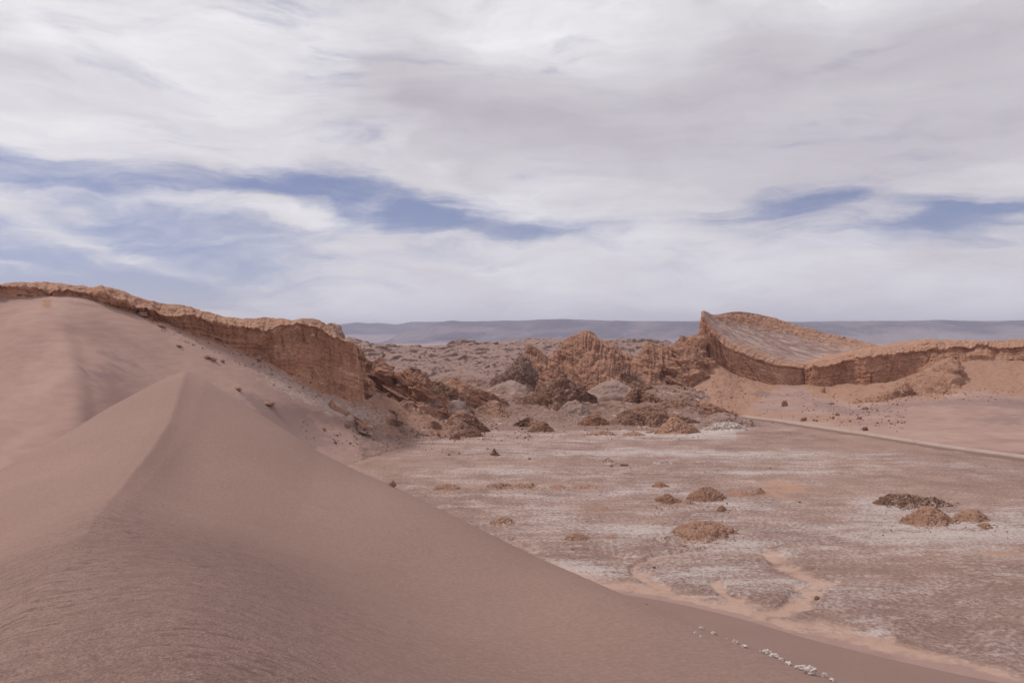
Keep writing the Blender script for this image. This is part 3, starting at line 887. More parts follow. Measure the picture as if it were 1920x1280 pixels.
def valley_attrs(c, P):
    x, y = P[..., 0], P[..., 1]
    px = CX + x / y * F
    c['A']['sand'] = .1 + .5 * fbm(x * .03, y * .03, 5.0, 3)
    c['A']['salt'] = -.10 + .45 * np.clip(fbm(x * .035, y * .05, 9.0, 3), 0, 1) + .35 * np.exp(-((y - 285) / 14) ** 2)
    c['A']['dark'] = .42 + .3 * fbm(x * .04, y * .05, 15.0, 3)
    c['A']['rubble'] = np.full_like(x, .65)


vf = loft('valley_floor', VL, 820, [40, 90, 100, 80, 60, 30, 30], M_VALLEY, valley_disp, {'rubble': [0] * 8}, smooth_v=True, extra=valley_attrs)
tag(vf, 'undulating mauve ground between the red hills', kind='structure')

# ------------------------------------------------------------------ badlands beyond
bpx = [440, 560, 700, 800, 880, 960, 1050, 1150, 1260, 1380, 1500]
bl_rows = [(724, 460, [0] * 11), (706, 545, [0] * 11), (686, 630, [0] * 11), (668, 720, [0] * 11), (654, 800, [0] * 11),
           (645, 880, [2, 2, 3, 2, -6, -3, 0, 3, 8, 8, 8]), (664, 960, [0] * 11)]
BL = [A_([(px, py + o, d) for px, o in zip(bpx, off)]) for (py, d, off) in bl_rows]


def badl_disp(c):
    P = c['P']
    x, y = P[..., 0], P[..., 1]
    wx = 14 * fbm(x * .02, y * .02, 3.0, 3)
    n = fbm((x + wx) * .010, (y + wx) * .011, 1.3, 5, .55)
    tq = n * 3.0
    fr = tq - np.floor(tq)
    ter = (np.floor(tq) + .25 * fr + .75 * sstep(fr, .74, .97)) / 3.0
    k = sstep(y, 460, 520) * (1 - .5 * sstep(y, 860, 960))
    P[..., 2] += k * (3.0 * ter + 15.0 * ridged((x + wx * 2) * .0065, (y + wx * 3) * .0065, 8.0, 7, .55) + 2.0 * ridged(x * .05, y * .05, 2.0, 4) - 6.0)
    c['A']['sand'] = np.zeros_like(x)
    c['A']['salt'] = .05 + .2 * fbm(x * .02, y * .02, 19.0, 3)
    return P


bl = loft('badland_hills', BL, 760, [60, 80, 80, 80, 70, 30], M_BADL, badl_disp, smooth_v=True)
tag(bl, 'pale eroded badland hills cut by dark gullies beyond the red peaks', kind='structure')


# ------------------------------------------------------------------ far mountains
def mtn(name, sky_pts, d, base_d, base_py, label, seed, pl=0.0):
    sp = np.array(sky_pts, float)
    lines = []
    for k, (f, dd_) in enumerate([(0.0, base_d), (0.18, base_d + (d - base_d) * .35), (0.45, base_d + (d - base_d) * .65), (1.0, d)]):
        lines.append(at(sp[:, 0], base_py + (sp[:, 1] - base_py) * f, dd_))
    bk = at(sp[:, 0], sp[:, 1], d)
    bk[:, 1] += 1500
    bk[:, 2] -= 60
    lines.append(bk)

    def disp(c):
        P = c['P']
        x, y = P[..., 0], P[..., 1]
        v = c['v']
        P[..., 2] += sstep(v, .3, 2.6) * (45 * ridged(x * .0011, y * .0008, seed, 5) - 20) * (1 - .75 * sstep(v, 2.5, 3.0)) + 5 * fbm(x * .004, y * .004, seed, 4) * sstep(v, 2.4, 3)
        c['A']['sand'] = 1 - sstep(v, 1.0, 2.7) + pl * sstep(x, 2500, 5500) * (1 - sstep(v, 2.6, 3.0)) * .5
        return P
    o = loft(name, lines, 900, [26, 30, 40, 10], mountain_mat() if 'far_mountain_rock' not in bpy.data.materials else bpy.data.materials['far_mountain_rock'], disp, smooth_v=False)
    return tag(o, label, kind='structure')


mtn('mountains', [(-3000, 590), (-1000, 600), (200, 606), (560, 613), (610, 609), (640, 607), (668, 604), (690, 606), (720, 606), (745, 608), (775, 603), (800, 604), (830, 603), (870, 606), (1000, 610), (1400, 612)],
    15500, 12500, 641, 'hazy blue mountain range farthest away', 3.1)
mtn('mountains', [(660, 650), (700, 646), (730, 637), (748, 627), (762, 621), (785, 620), (815, 608), (845, 601), (870, 602), (905, 602), (960, 601), (1020, 599), (1050, 598), (1110, 600), (1180, 601), (1300, 602), (1400, 602),
                  (1500, 603), (1600, 602), (1700, 601), (1760, 600), (1840, 602), (1920, 600), (2100, 601), (2600, 604), (4000, 610)],
    12000, 8600, 662, 'hazy violet flat-topped mountain wall across the basin', 7.7, pl=1.0)

bpy.context.view_layer.update()
DG = bpy.context.evaluated_depsgraph_get()
EYEV = Vector((0, 0, EYE))


def hit(px, py):
    v = Vector(((px - CX) / F, 1.0, -(py - HY) / F))
    ok, loc, nrm, *_ = S.ray_cast(bpy.context.evaluated_depsgraph_get(), EYEV, v.normalized(), distance=20000)
    return loc if ok else None


# ================================================================== ROCK WALLS
def wall_disp(flute=.8, ledge=.5, rub=.6, fs=5.0, seed=0.0):
    def f(c):
        P, N, A, s = c['P'], c['N'].copy(), c['A'], c['s']
        wl = A['wall']
        lay = A['layer']
        x, y, z = P[..., 0], P[..., 1], P[..., 2]
        N[..., 2] *= .35
        N /= np.linalg.norm(N, axis=-1, keepdims=True)
        fl = ridged(s / fs + .4 * perlin(s * .08, lay * .2, seed), lay * .05 + seed, 1.7, 4, .6)
        fl2 = perlin(s / (fs * 3.1), lay * .02, 5.0 + seed)
        ln = lay + .5 * perlin(s * .05, lay * .1, seed)
        led = np.tanh(3.0 * fbm(ln * 1.1, s * .012, 8.0 + seed, 3, .6)) + .25 * np.tanh(3 * perlin(ln * 3.3, s * .02, seed))
        rb = .55 * fbm(x * .22, y * .22, z * .22 + seed, 6, .58) + .75 * (ridged(x * .13, y * .13, z * .3 + seed, 5, .6) - .35)
        d = wl * (-flute * (fl - .3) * .8 + flute * 1.6 * fl2 + ledge * led * (.5 + .5 * sstep(fbm(x * .08, y * .08, z * .02, 3), -.2, .5))) + rub * rb * (A['rough'])
        cr = perlin(s / (fs * 2.2) + .25 * perlin(lay * .12, s * .02, seed), lay * .012, 11.0 + seed)
        d = d - wl * flute * .55 * np.exp(-(cr / .045) ** 2) * sstep(perlin(s / (fs * 1.3), lay * .15, 3.0 + seed), -.25, .35)
        P = P + N * d[..., None]
        P[..., 2] += A['rimw'] * (1.1 * fbm(s / 9.0, seed, 0.0, 5, .68))
        return P
    return f


# left layered cliff
RIM = [(-300, 534, 190), (0, 541, 190), (100, 543, 193), (165, 550, 196), (215, 558, 197), (250, 570, 199), (300, 583, 203), (350, 594, 207), (400, 604, 211), (440, 611, 214),
       (500, 613, 219), (545, 611, 222), (590, 610, 225), (612, 622, 227), (640, 638, 230), (660, 648, 235), (664, 650, 262)]
TOP = [(-300, 526, 197), (0, 532, 197), (100, 529, 200), (165, 538, 203), (215, 542, 204), (250, 556, 206), (300, 566, 210), (350, 574, 214), (400, 588, 218), (440, 597, 221),
       (500, 596, 226), (545, 599, 229), (590, 597, 232), (609, 606, 233), (636, 630, 236), (655, 641, 241), (660, 645, 264)]
base = A_(CL_BASE)
skirt = base.copy()
skirt[:, 2] -= 3
skirt[:, 1] -= .6
top = A_(TOP)
bk1 = top.copy()
bk1[:, 1] += 22
bk1[:, 0] -= 3
bk1[:, 2] -= 1.5
bk2 = bk1.copy()
bk2[:, 1] += 30
bk2[:, 2] -= 26
cap = A_(RIM)
cap2 = (cap * .55 + top * .45)
cap2[:, 1] -= 1.2
und = cap.copy()
und[:, 2] -= 1.0
cap[:, 1] -= .6
cliff = loft('layered_cliff', [skirt, base, und, cap, cap2, top, bk1, bk2], 1100, [4, 120, 6, 22, 22, 12, 8], M_CLIFF, wall_disp(1.35, .13, .95, 4.5, 1.0),
             {'rimw': [0, .1, 1, 1, .7, 0, 0, 0], 'wall': [.6, 1, .9, .8, .9, .2, 0, 0], 'rough': [.2, .35, .5, .9, .9, .8, .8, .8], 'sand': [0] * 8, 'salt': [-.3, -.3, -.2, 0, .02, 0, -.2, 0]}, rim=3, origin=True)
tag(cliff, 'long layered brown cliff descending to a sheer corner above the mauve sand slope', 'cliff')

# amphitheatre: tilted slab with a sand bowl
aB = [(1306, 668, 412), (1313, 660, 406), (1330, 681, 400), (1352, 694, 397), (1380, 707, 394), (1430, 722, 392), (1475, 727, 395), (1516, 730, 402)]
aR = [(1313.5, 596, 412), (1315, 592, 406), (1327, 612, 401), (1342, 632, 398), (1358, 648, 396), (1392, 661, 395), (1445, 681, 397), (1514, 690, 404)]
aR2 = [(1314, 588, 413), (1316, 587, 407), (1329, 606, 403), (1345, 624, 401), (1362, 638, 400), (1398, 653, 400), (1450, 674, 403), (1520, 686, 410)]
aM = [(1314.5, 585, 414), (1317, 585, 409), (1334, 602, 409), (1356, 618, 412), (1385, 632, 416), (1440, 648, 424), (1500, 664, 430), (1575, 676, 432)]
aU = [(1315, 584, 415), (1319, 584, 412), (1338, 596, 420), (1370, 606, 432), (1420, 616, 446), (1490, 630, 458), (1560, 646, 462), (1625, 660, 458)]
aC = [(1315.5, 584, 417), (1320, 583, 416), (1338, 590, 428), (1385, 584, 450), (1440, 593, 466), (1510, 614, 474), (1590, 634, 476), (1668, 652, 470)]
aBk = [(1316, 650, 421), (1324, 650, 422), (1345, 655, 446), (1395, 660, 475), (1450, 665, 492), (1515, 668, 500), (1592, 668, 502), (1672, 668, 494)]
ask = A_(aB)
ask[:, 2] -= 3
aun = A_(aR)
aun[:, 2] -= 1.3
acp = A_(aR)
acp[:, 1] -= .55
amph = loft('amphitheatre_rock', [ask, A_(aB), aun, acp, A_(aR2), A_(aM), A_(aU), A_(aC), A_(aBk)], 620, [4, 90, 6, 16, 24, 40, 36, 20], M_CLIFF, wall_disp(1.5, .18, 1.0, 5.5, 4.0),
            {'rimw': [0, .1, .6, .6, .25, 0, 0, 0, 0], 'wall': [.6, 1, .9, .6, .15, 0, 0, 0, 0], 'rough': [.3, .4, .5, .6, .35, .12, .9, 1.0, .6], 'sand': [0, 0, 0, 0, .35, 1.0, .55, -.2, 0], 'salt': [-.3, -.3, -.3, .05, .15, .12, 0, -.2, 0]}, rim=3, origin=True)
tag(amph, 'tilted rock slab with pointed prow, curved layered face and sand bowl on top', 'rock formation')

# wall on the right
wB = [(1500, 736, 410), (1518, 732, 397), (1560, 724, 392), (1600, 722, 390), (1622, 731, 384), (1665, 715, 384), (1705, 706, 382), (1735, 690, 380), (1790, 670, 378), (1850, 668, 376), (1880, 678, 372), (1930, 684, 368), (2200, 696, 350)]
wR = [(1502, 694, 410), (1519, 690, 397), (1560, 683, 392), (1595, 672, 391), (1620, 668, 385), (1665, 664, 385), (1700, 660, 384), (1735, 655, 383), (1790, 650, 381), (1850, 650, 379), (1880, 650, 376), (1930, 650, 370), (2200, 650, 352)]
wS = [(1504, 688, 413), (1520, 682, 401), (1560, 672, 398), (1592, 664, 397), (1622, 657, 393), (1660, 652, 393), (1695, 646, 393), (1728, 639, 392), (1790, 638, 391), (1850, 640, 389), (1880, 639, 386), (1930, 637, 380), (2200, 640, 360)]
wsk = A_(wB)
wsk[:, 2] -= 3
ws_ = A_(wS)
wb1 = ws_.copy()
wb1[:, 1] += 25
wb1[:, 2] -= 1
wb2 = wb1.copy()
wb2[:, 1] += 35
wb2[:, 2] -= 26
wm = (A_(wR) * .5 + ws_ * .5)
wm[:, 1] -= 1.0
wun = A_(wR)
wun[:, 2] -= 1.5
wcp = A_(wR)
wcp[:, 1] -= .7
rw = loft('layered_cliff', [wsk, A_(wB), wun, wcp, wm, ws_, wb1, wb2], 760, [4, 90, 6, 20, 18, 12, 8], M_CLIFF, wall_disp(1.6, .20, 1.25, 6.5, 9.0),
          {'rimw': [0, .1, 1.2, 1.2, .8, 0, 0, 0], 'wall': [.6, 1, .9, .6, .6, .1, 0, 0], 'rough': [.3, .45, .6, .8, 1, .9, .9, .9], 'sand': [0] * 8, 'salt': [-.3, -.3, -.3, 0, 0, -.1, 0, 0]}, rim=3, origin=True)
tag(rw, 'layered red rock wall running from the amphitheatre slab over the orange sand slope', 'cliff')


# ================================================================== HILLS AND MOUNDS
NH = [0]


def hill(name, label, cat, sky_pts, base_y, depth, mat, style='gully', base_x=None, d=None, amp=1.0, salt=0.0, sand=0.0, group=None, res=1.0, gs=None, foot=.75):
    """a hill whose skyline runs through sky_pts and whose foot lies on the ground along base_y"""
    NH[0] += 1
    seed = NH[0] * 3.37
    sp = np.array(sky_pts, float)
    K = len(sp)
    un = (sp[:, 0] - sp[0, 0]) / (sp[-1, 0] - sp[0, 0])
    wpx = sp[-1, 0] - sp[0, 0]
    if base_x is None:
        base_x = (sp[0, 0] - .04 * wpx, sp[-1, 0] + .04 * wpx)
    bx = base_x[0] + un * (base_x[1] - base_x[0])
    by = np.interp(un, np.linspace(0, 1, len(base_y)), base_y) if isinstance(base_y, (list, tuple)) else np.full(K, float(base_y))
    if d is None:
        ds_ = []
        for a, b_ in zip(bx, by):
            h_ = hit(a, b_)
            ds_.append(h_.y if h_ else np.nan)
        ds_ = np.array(ds_)
        md = np.nanmedian(ds_)
        ds_ = np.where(np.isnan(ds_) | (np.abs(ds_ - md) > max(8, depth)), md, ds_)
    else:
        ds_ = np.full(K, float(d))
    bow = np.sin(np.pi * un)
    ds_ = ds_ + (1 - bow) * depth * .8            # rounded plan: the ends lie farther back than the middle
    B = at(bx, by, ds_)
    zb = np.minimum(B[:, 2], B[:, 2])
    cr_d = ds_.mean() + depth * (.85 + .15 * bow)
    cr_d = np.maximum(cr_d, ds_ + depth * .15)
    C = at(sp[:, 0], sp[:, 1], cr_d)
    C[:, 2] = np.maximum(C[:, 2], B[:, 2] - .3 * depth)
    sag = {'gully': .40, 'dome': .72, 'crumb': .55, 'crust': .5, 'slab': .6}[style]
    Mi = B * .5 + C * .5
    Mi[:, 2] = B[:, 2] + (C[:, 2] - B[:, 2]) * (sag)
    E = B * .80 + C * .20
    E[:, 2] = B[:, 2] + (C[:, 2] - B[:, 2]) * (.07 if style != 'dome' else .22)
    sk_ = B.copy()
    sk_[:, 1] -= .4
    sk_[:, 2] -= max(1.0, .5 * depth)
    sk_[:, 1] -= .05 * depth
    bk = C.copy()
    bk[:, 0] += 0
    bk[:, 1] += depth * .9
    bk[:, 2] = np.minimum(C[:, 2], B[:, 2]) - max(1.0, .12 * depth)
    bm = C * .5 + bk * .5
    bm[:, 2] = C[:, 2] * .6 + bk[:, 2] * .4
    hgt = float((C[:, 2] - B[:, 2]).max())
    wid = wpx / F * float(ds_.mean())
    if gs is None:
        gs = max(wid / 9.0, .25)
    sc = max(hgt, wid * .25)

    def disp(c):
        P, N, A = c['P'], c['N'].copy(), c['A']
        x, y, z, s, v = P[..., 0], P[..., 1], P[..., 2], c['s'], c['v']
        env = sstep(v, 0.6, 2.0) * (1 - .6 * sstep(v, 3.6, 4.0))
        ends = sstep(c['un'], 0, .08) * (1 - sstep(c['un'], .92, 1))
        k = 1.0 / sc
        wq = .35 * fbm(x * k * 1.5, y * k * 1.5, z * k * 1.5 + seed, 3)
        if style == 'gully':
            cr = np.where(v < 4, v - 1, 7 - v)
            g = ridged(s / (gs * .62) + wq * 1.5 + seed, cr * .30, 2.0, 4, .62)
            d_ = sc * (.105 * (g - .2) + .03 * np.tanh(2 * fbm((z + x * .55) * k * 4, y * k, seed, 3, .6)) + .075 * fbm(x * k * 3, y * k * 3, z * k * 3 + seed, 6, .62))
            N[..., 2] *= .6
        elif style == 'crumb':
            d_ = sc * (.16 * fbm(x * k * 2.2, y * k * 2.2, z * k * 2.2 + seed, 7, .66) - .16 * np.abs(fbm(x * k * 4, y * k * 4, z * k * 4 + seed, 5, .62)) + .07 * ridged(s / gs + wq, v * .3, seed, 3, .6))
        elif style == 'slab':
            q = (z + x * .45) * k * 6
            d_ = sc * (.08 * np.tanh(3 * fbm(q, s * k * .5, seed, 3, .6)) + .16 * fbm(x * k * 2.5, y * k * 2.5, z * k * 2.5 + seed, 6, .6))
        elif style == 'crust':
            d_ = sc * (.18 * fbm(x * k * 2, y * k * 2, z * k * 2 + seed, 7, .68))
        else:
            d_ = sc * (.09 * fbm(x * k * 2, y * k * 2, z * k * 2 + seed, 6, .6) + .02 * ridged(s / gs + wq, v * .2, seed, 3))
        env = env * (.25 + .75 * ends[None, :])
        A['salt'] = np.full_like(x, salt - .12 if salt > 0 else -.4) + (.5 * salt * (1 - sstep(v, 1.5, 2.8)))
        A['sand'] = sand + foot * (1 - sstep(v, 1.0, 2.0))
        return P + N * (d_ * env * amp)[..., None]

    nu = int(np.clip(wpx * 1.25 * res, 24, 420))
    hp = max(8, (by.mean() - sp[:, 1].min()))
    nv = int(np.clip(hp * .75 * res, 7, 90))
    o = loft(name, [sk_, B, E, Mi, C, bm, bk], nu, [3, max(3, nv // 3), nv, nv, max(4, nv // 4), max(3, nv // 6)], mat, disp, origin=True, smooth_v=False)
    tag(o, label, cat, group, 'thing')
    return o


def RH(*a, **k):
    return hill('rock_hill', a[0], 'hill', *a[1:], **k)


# --- behind the left cliff
RH('pale rock block peeping out behind the corner of the long brown cliff', [(598, 640), (606, 613), (614, 608), (628, 607), (637, 612), (641, 628), (650, 640), (662, 643), (674, 652), (686, 668), (700, 690)], 720, 8, M_PALE, 'slab', d=300, amp=.8)
RH('rugged brown outcrop with jagged top just past the cliff corner', [(664, 690), (672, 668), (680, 655), (686, 661), (694, 672), (704, 671), (713, 667), (722, 676), (727, 690), (742, 698), (756, 712), (770, 730)], [744, 752, 756], 12, M_RED, 'slab', d=290, base_x=(660, 785), amp=1.2, foot=0)
RH('narrow dark spire beside the sheer cliff corner', [(655, 690), (660, 662), (666, 664), (671, 655), (674, 650), (679, 668), (684, 690), (692, 712), (702, 728)], [744, 750, 746], 5, M_CLIFF, 'slab', d=263, amp=.7, foot=0)
RH('brown ragged hump with slanting ledges right of the cliff', [(722, 740), (732, 722), (740, 706), (752, 698), (762, 692), (772, 685), (784, 689), (792, 692), (798, 706), (806, 722), (822, 738)], [752, 762, 760], 11, M_RED, 'slab', d=286, base_x=(706, 845), amp=1.2, foot=0)
RH('low broken brown ridge behind the ragged hump', [(770, 735), (795, 716), (815, 713), (835, 719), (852, 728), (870, 742)], 752, 10, M_BROWN, 'crumb')
# --- red hills in the middle of the valley
RH('broad red round-topped peak, highest of the central hills', [(1012, 700), (1028, 674), (1046, 651), (1060, 637), (1070, 631), (1087, 625), (1096, 621), (1105, 621), (1114, 627), (1122, 635), (1132, 639), (1147, 645), (1160, 655), (1170, 661), (1190, 667), (1212, 682), (1232, 706)],
   [720, 722, 724], 24, M_RED, 'gully', base_x=(1000, 1245), d=374, gs=4.0)
RH('red sharp-tipped peak left of the broad round one', [(966, 712), (976, 680), (981, 664), (986, 650), (992, 644), (998, 647), (1006, 652), (1020, 664), (1036, 678), (1050, 695), (1066, 712)], 724, 13, M_RED, 'gully', d=366, base_x=(958, 1074), gs=3.2)
RH('dark mauve rubble slope leaning on the sharp-tipped red peak', [(916, 722), (928, 711), (943, 697), (958, 682), (970, 669), (980, 663), (990, 672), (1000, 688), (1012, 706)], 728, 10, M_MAUVE, 'crumb', d=359, amp=.8)
RH('red peak with a knobbly tip between the round hill and the prow', [(1160, 706), (1180, 684), (1196, 668), (1207, 652), (1213, 641), (1220, 641), (1230, 646), (1240, 648), (1257, 652), (1268, 670), (1282, 700)], 730, 18, M_RED, 'gully', d=374, base_x=(1150, 1295), gs=3.4)
RH('rugged red buttress rising to the foot of the pointed prow', [(1222, 715), (1236, 690), (1250, 668), (1258, 650), (1266, 638), (1278, 629), (1290, 632), (1300, 631), (1311, 630), (1322, 652), (1332, 682), (1345, 712)], [738, 748, 742], 30, M_RED, 'slab', base_x=(1205, 1372), d=366, amp=.95)
RH('red cone half hidden at the foot of the broad peak', [(1064, 706), (1078, 690), (1090, 673), (1102, 662), (1111, 659), (1122, 664), (1133, 680), (1148, 700)], 722, 10, M_RED, 'gully', d=364, gs=2.2)
RH('fluted red cone in front of the broad peak', [(1088, 722), (1100, 704), (1112, 688), (1122, 677), (1130, 674), (1141, 677), (1154, 688), (1172, 706), (1195, 726)], [736, 740, 738], 11, M_RED, 'gully', gs=2.4, d=352)
RH('dark red gullied ridge descending right of the fluted cone', [(1140, 705), (1152, 686), (1164, 680), (1180, 690), (1194, 702), (1212, 716), (1232, 730), (1255, 742)], 745, 9, M_BROWN, 'gully', gs=2.4, d=355)
RH('small red peak with stepped shoulders left of the fluted cone', [(1006, 722), (1014, 706), (1024, 696), (1032, 686), (1042, 681), (1050, 688), (1057, 700), (1066, 716)], 730, 7, M_RED, 'slab', d=350)
RH('tiny red cone between two larger red cones', [(1052, 716), (1060, 702), (1070, 687), (1079, 697), (1092, 714)], 726, 5, M_RED, 'gully', d=353, gs=1.6)
# --- grey and crusted mounds before them
RH('smooth grey dome below the fluted red cone', [(1092, 738), (1108, 729), (1124, 719), (1140, 714), (1152, 713), (1166, 717), (1184, 727), (1206, 736)], 744, 9, M_GREY, 'dome', d=338)
RH('low grey dome at the foot of the mauve rubble slope', [(912, 732), (930, 722), (948, 715), (962, 713), (978, 720), (998, 732)], 738, 8, M_GREY, 'dome')
RH('salt-streaked dark crust ridge topped by a dark block', [(966, 764), (980, 752), (996, 738), (1014, 723), (1032, 713), (1046, 706), (1056, 704), (1068, 711), (1084, 721), (1100, 732), (1120, 746)], [768, 772, 764], 16, M_BROWN, 'crust', salt=.28, amp=1.3)
RH('round dark brown mound right of the smooth grey dome', [(1168, 750), (1176, 738), (1186, 730), (1198, 728), (1214, 733), (1228, 741), (1244, 752)], 756, 7, M_DARKM, 'crumb')
RH('long dark pebbly mound below the rugged red buttress', [(1224, 764), (1238, 754), (1254, 749), (1272, 748), (1290, 754), (1308, 762), (1328, 772)], 774, 8, M_BROWN, 'crumb')
RH('dark-crested ridge curving down to the plain', [(1132, 798), (1148, 786), (1164, 774), (1180, 764), (1194, 759), (1212, 759), (1232, 764), (1256, 772), (1284, 780), (1312, 790)], [801, 803, 800], 9, M_BROWN, 'crust', amp=.8, salt=.12)
RH('whitish salt-dusted mound in the valley', [(1040, 780), (1052, 765), (1062, 755), (1074, 750), (1088, 754), (1100, 764), (1116, 780)], 784, 7, M_GREY, 'crust', salt=.36, amp=.8)
RH('red shaly ledge at the base of the orange sand slope', [(1300, 762), (1314, 752), (1330, 754), (1348, 762), (1366, 770), (1386, 778)], 784, 6, M_RED, 'slab')
RH('dark brown knoll at the head of the plain', [(1074, 797), (1088, 790), (1100, 781), (1110, 776), (1120, 776), (1130, 782), (1144, 795)], 799, 4.5, M_DARKM, 'crumb')
RH('pair-topped dark knoll with a salt streak', [(988, 809), (1000, 799), (1010, 790), (1020, 790), (1030, 797), (1040, 809)], 811, 4, M_DARKM, 'crumb', salt=.2)
RH('low rusty knoll behind the pair-topped dark knoll', [(958, 798), (974, 789), (988, 782), (1000, 784), (1012, 790), (1024, 798)], 800, 4, M_BROWN, 'crumb')
RH('orange mound ringed with white salt at the edge of the plain', [(1206, 813), (1222, 806), (1236, 801), (1248, 790), (1256, 783), (1266, 781), (1280, 788), (1296, 796), (1314, 809)], 814, 5, M_ORANGE, 'crust', salt=.25, amp=.8, foot=.3)
RH('grey ash mound beside the start of the road', [(1310, 800), (1324, 784), (1338, 776), (1352, 773), (1370, 775), (1390, 783), (1410, 792), (1432, 800)], 802, 6, M_GREY, 'dome', amp=1.6)
RH('white salt hummock in front of the grey ash mound', [(1318, 806), (1330, 798), (1345, 793), (1362, 791), (1382, 794), (1404, 803)], 808, 3, M_GREY, 'crust', salt=.85, foot=.2)
RH('flat white-flecked swelling below the dark knolls', [(1092, 816), (1110, 811), (1126, 807), (1140, 808), (1160, 816)], 818, 3, M_MOUND, 'crust', salt=.5)
RH('small white-flecked swelling beside the orange ringed mound', [(1166, 816), (1178, 810), (1192, 809), (1212, 816)], 818, 2.5, M_MOUND, 'crust', salt=.42)
# --- red-brown hills left of centre
RH('red ridge sloping down from a rounded top in the left of the valley', [(790, 752), (808, 736), (826, 722), (842, 712), (854, 708), (866, 713), (884, 722), (906, 731), (930, 740), (952, 754)], [766, 770, 764], 16, M_RED, 'slab', amp=.9)
RH('furrowed red hill beside the sloping red ridge', [(884, 782), (896, 768), (908, 757), (920, 751), (932, 751), (944, 762), (956, 770), (970, 782)], 786, 9, M_BROWN, 'gully', gs=1.8)
RH('dark brown hill with crumbly foot, nearest of the red-brown hills', [(818, 812), (830, 799), (842, 786), (852, 775), (866, 768), (880, 771), (892, 781), (904, 793), (920, 808)], 813, 8, M_BROWN, 'gully', gs=1.8, amp=1.3)
RH('small red spur behind the dark brown hill', [(802, 784), (812, 772), (822, 760), (829, 756), (838, 763), (848, 778)], 786, 5, M_RED, 'slab')
RH('low dark crumbly ledge at the foot of the dark brown hill', [(838, 818), (852, 811), (866, 806), (882, 803), (894, 806), (906, 815)], 820, 3, M_BROWN, 'crumb')
RH('small rounded brown knob left of the valley centre', [(790, 750), (800, 742), (812, 736), (824, 734), (836, 744), (846, 752)], 756, 4, M_BROWN, 'crumb')
RH('orange scarp with a small pinnacle in the mauve sand', [(550, 754), (558, 750), (574, 754), (590, 757), (606, 758), (616, 757), (622, 747), (629, 759), (642, 766), (660, 776), (680, 788), (696, 797)], [758, 774, 788, 802], 4, M_ORANGE, 'slab', amp=.7, base_x=(548, 700))
RH('long low brown scarp below the cliff foot', [(690, 790), (704, 784), (720, 783), (740, 786), (756, 790), (770, 797)], [796, 798, 800], 3, M_BROWN, 'gully', gs=1.2)
RH('flat-topped brown scarp beside the long low one', [(766, 798), (776, 792), (792, 790), (806, 789), (818, 790), (828, 798)], 806, 3, M_BROWN, 'gully', gs=1.3)
RH('grey crumbly hummock flecked with salt near the valley mouth', [(728, 818), (744, 808), (758, 802), (770, 800), (784, 807), (802, 814), (816, 822)], 824, 4.5, M_MAUVE, 'crust', salt=.3, amp=.8)
for lb, x0, y0, x1, hgt_, dd_ in [('small brown ledge on the sand just right of the cliff corner', 694, 742, 722, 7, 4), ('ragged low outcrop midway between the cliff and the sloping red ridge', 738, 762, 786, 12, 6),
                                   ('thin brown rib on the pale valley slope', 706, 772, 744, 7, 4), ('crumbly brown swelling above the flat-topped scarp', 756, 785, 796, 8, 5), ('little brown knuckle of rock left of the small red spur', 782, 775, 806, 8, 4),
                                   ('low tilted slab beside the small rounded brown knob', 826, 748, 862, 9, 5)]:
    w_ = x1 - x0
    RH(lb, [(x0, y0), (x0 + .18 * w_, y0 - .55 * hgt_), (x0 + .38 * w_, y0 - hgt_), (x0 + .55 * w_, y0 - .8 * hgt_), (x0 + .78 * w_, y0 - .5 * hgt_), (x1, y0 + 1)], y0 + 3, dd_, M_BROWN, 'crumb', amp=1.2, foot=.6)
# --- right-hand spur
RH('orange rocky spur falling from the right wall into the sand', [(1628, 742), (1660, 728), (1692, 712), (1722, 700), (1752, 684), (1770, 674), (1781, 667), (1794, 674), (1806, 686), (1818, 700), (1832, 712), (1846, 720), (1868, 738)],
   [754, 752, 750, 744], 40, M_ORANGE, 'slab', base_x=(1600, 1890), amp=.75, foot=.25)
RH('low orange ledge below the layered wall', [(1592, 756), (1606, 749), (1624, 743), (1644, 735), (1662, 730), (1680, 724), (1698, 720), (1716, 734)], [761, 758, 750, 745], 8, M_ORANGE, 'slab', amp=.7, foot=.7)


# --- mounds standing on the flat
def MD(label, *a, **k):
    sp_ = a[0]
    w__ = sp_[-1][0] - sp_[0][0]
    k.setdefault('base_x', (sp_[0][0] - .22 * w__, sp_[-1][0] + .22 * w__))
    k['amp'] = k.get('amp', 1.0) * 1.15
    k.setdefault('foot', .6)
    k['salt'] = k.get('salt', .05) + .16
    return hill('clay_mound', label, 'mound', *a, group='mounds on the salt flat', **k)


MD('big smooth orange dome alone on the flat', [(1252, 1008), (1266, 992), (1282, 982), (1302, 976), (1322, 975), (1342, 977), (1356, 984), (1370, 992), (1388, 1006)], [1010, 1020, 1014, 1008], 5.5, M_MOUND, 'dome', salt=.14, res=1.4, amp=1.7)
MD('orange mound with a crumbly dark left side', [(1288, 938), (1298, 924), (1308, 916), (1322, 911), (1334, 912), (1346, 918), (1356, 928), (1368, 938)], 943, 5, M_MOUND, 'crumb', salt=.08, res=1.4)
MD('dark brown jagged mound streaked with salt', [(1220, 944), (1230, 934), (1240, 930), (1252, 924), (1262, 930), (1272, 936), (1284, 944)], 947, 4, M_DARKM, 'crumb', salt=.2, res=1.4)
MD('low brown saddle joining the jagged mound to the orange one', [(1268, 946), (1278, 939), (1288, 936), (1298, 940), (1306, 945)], 947, 2.5, M_MOUND, 'crumb', res=1.4)
MD('small dark clod on a white patch behind the jagged mound', [(1222, 912), (1229, 905), (1237, 902), (1245, 906), (1254, 911)], 914, 2, M_DARKM, 'crumb', res=1.4)
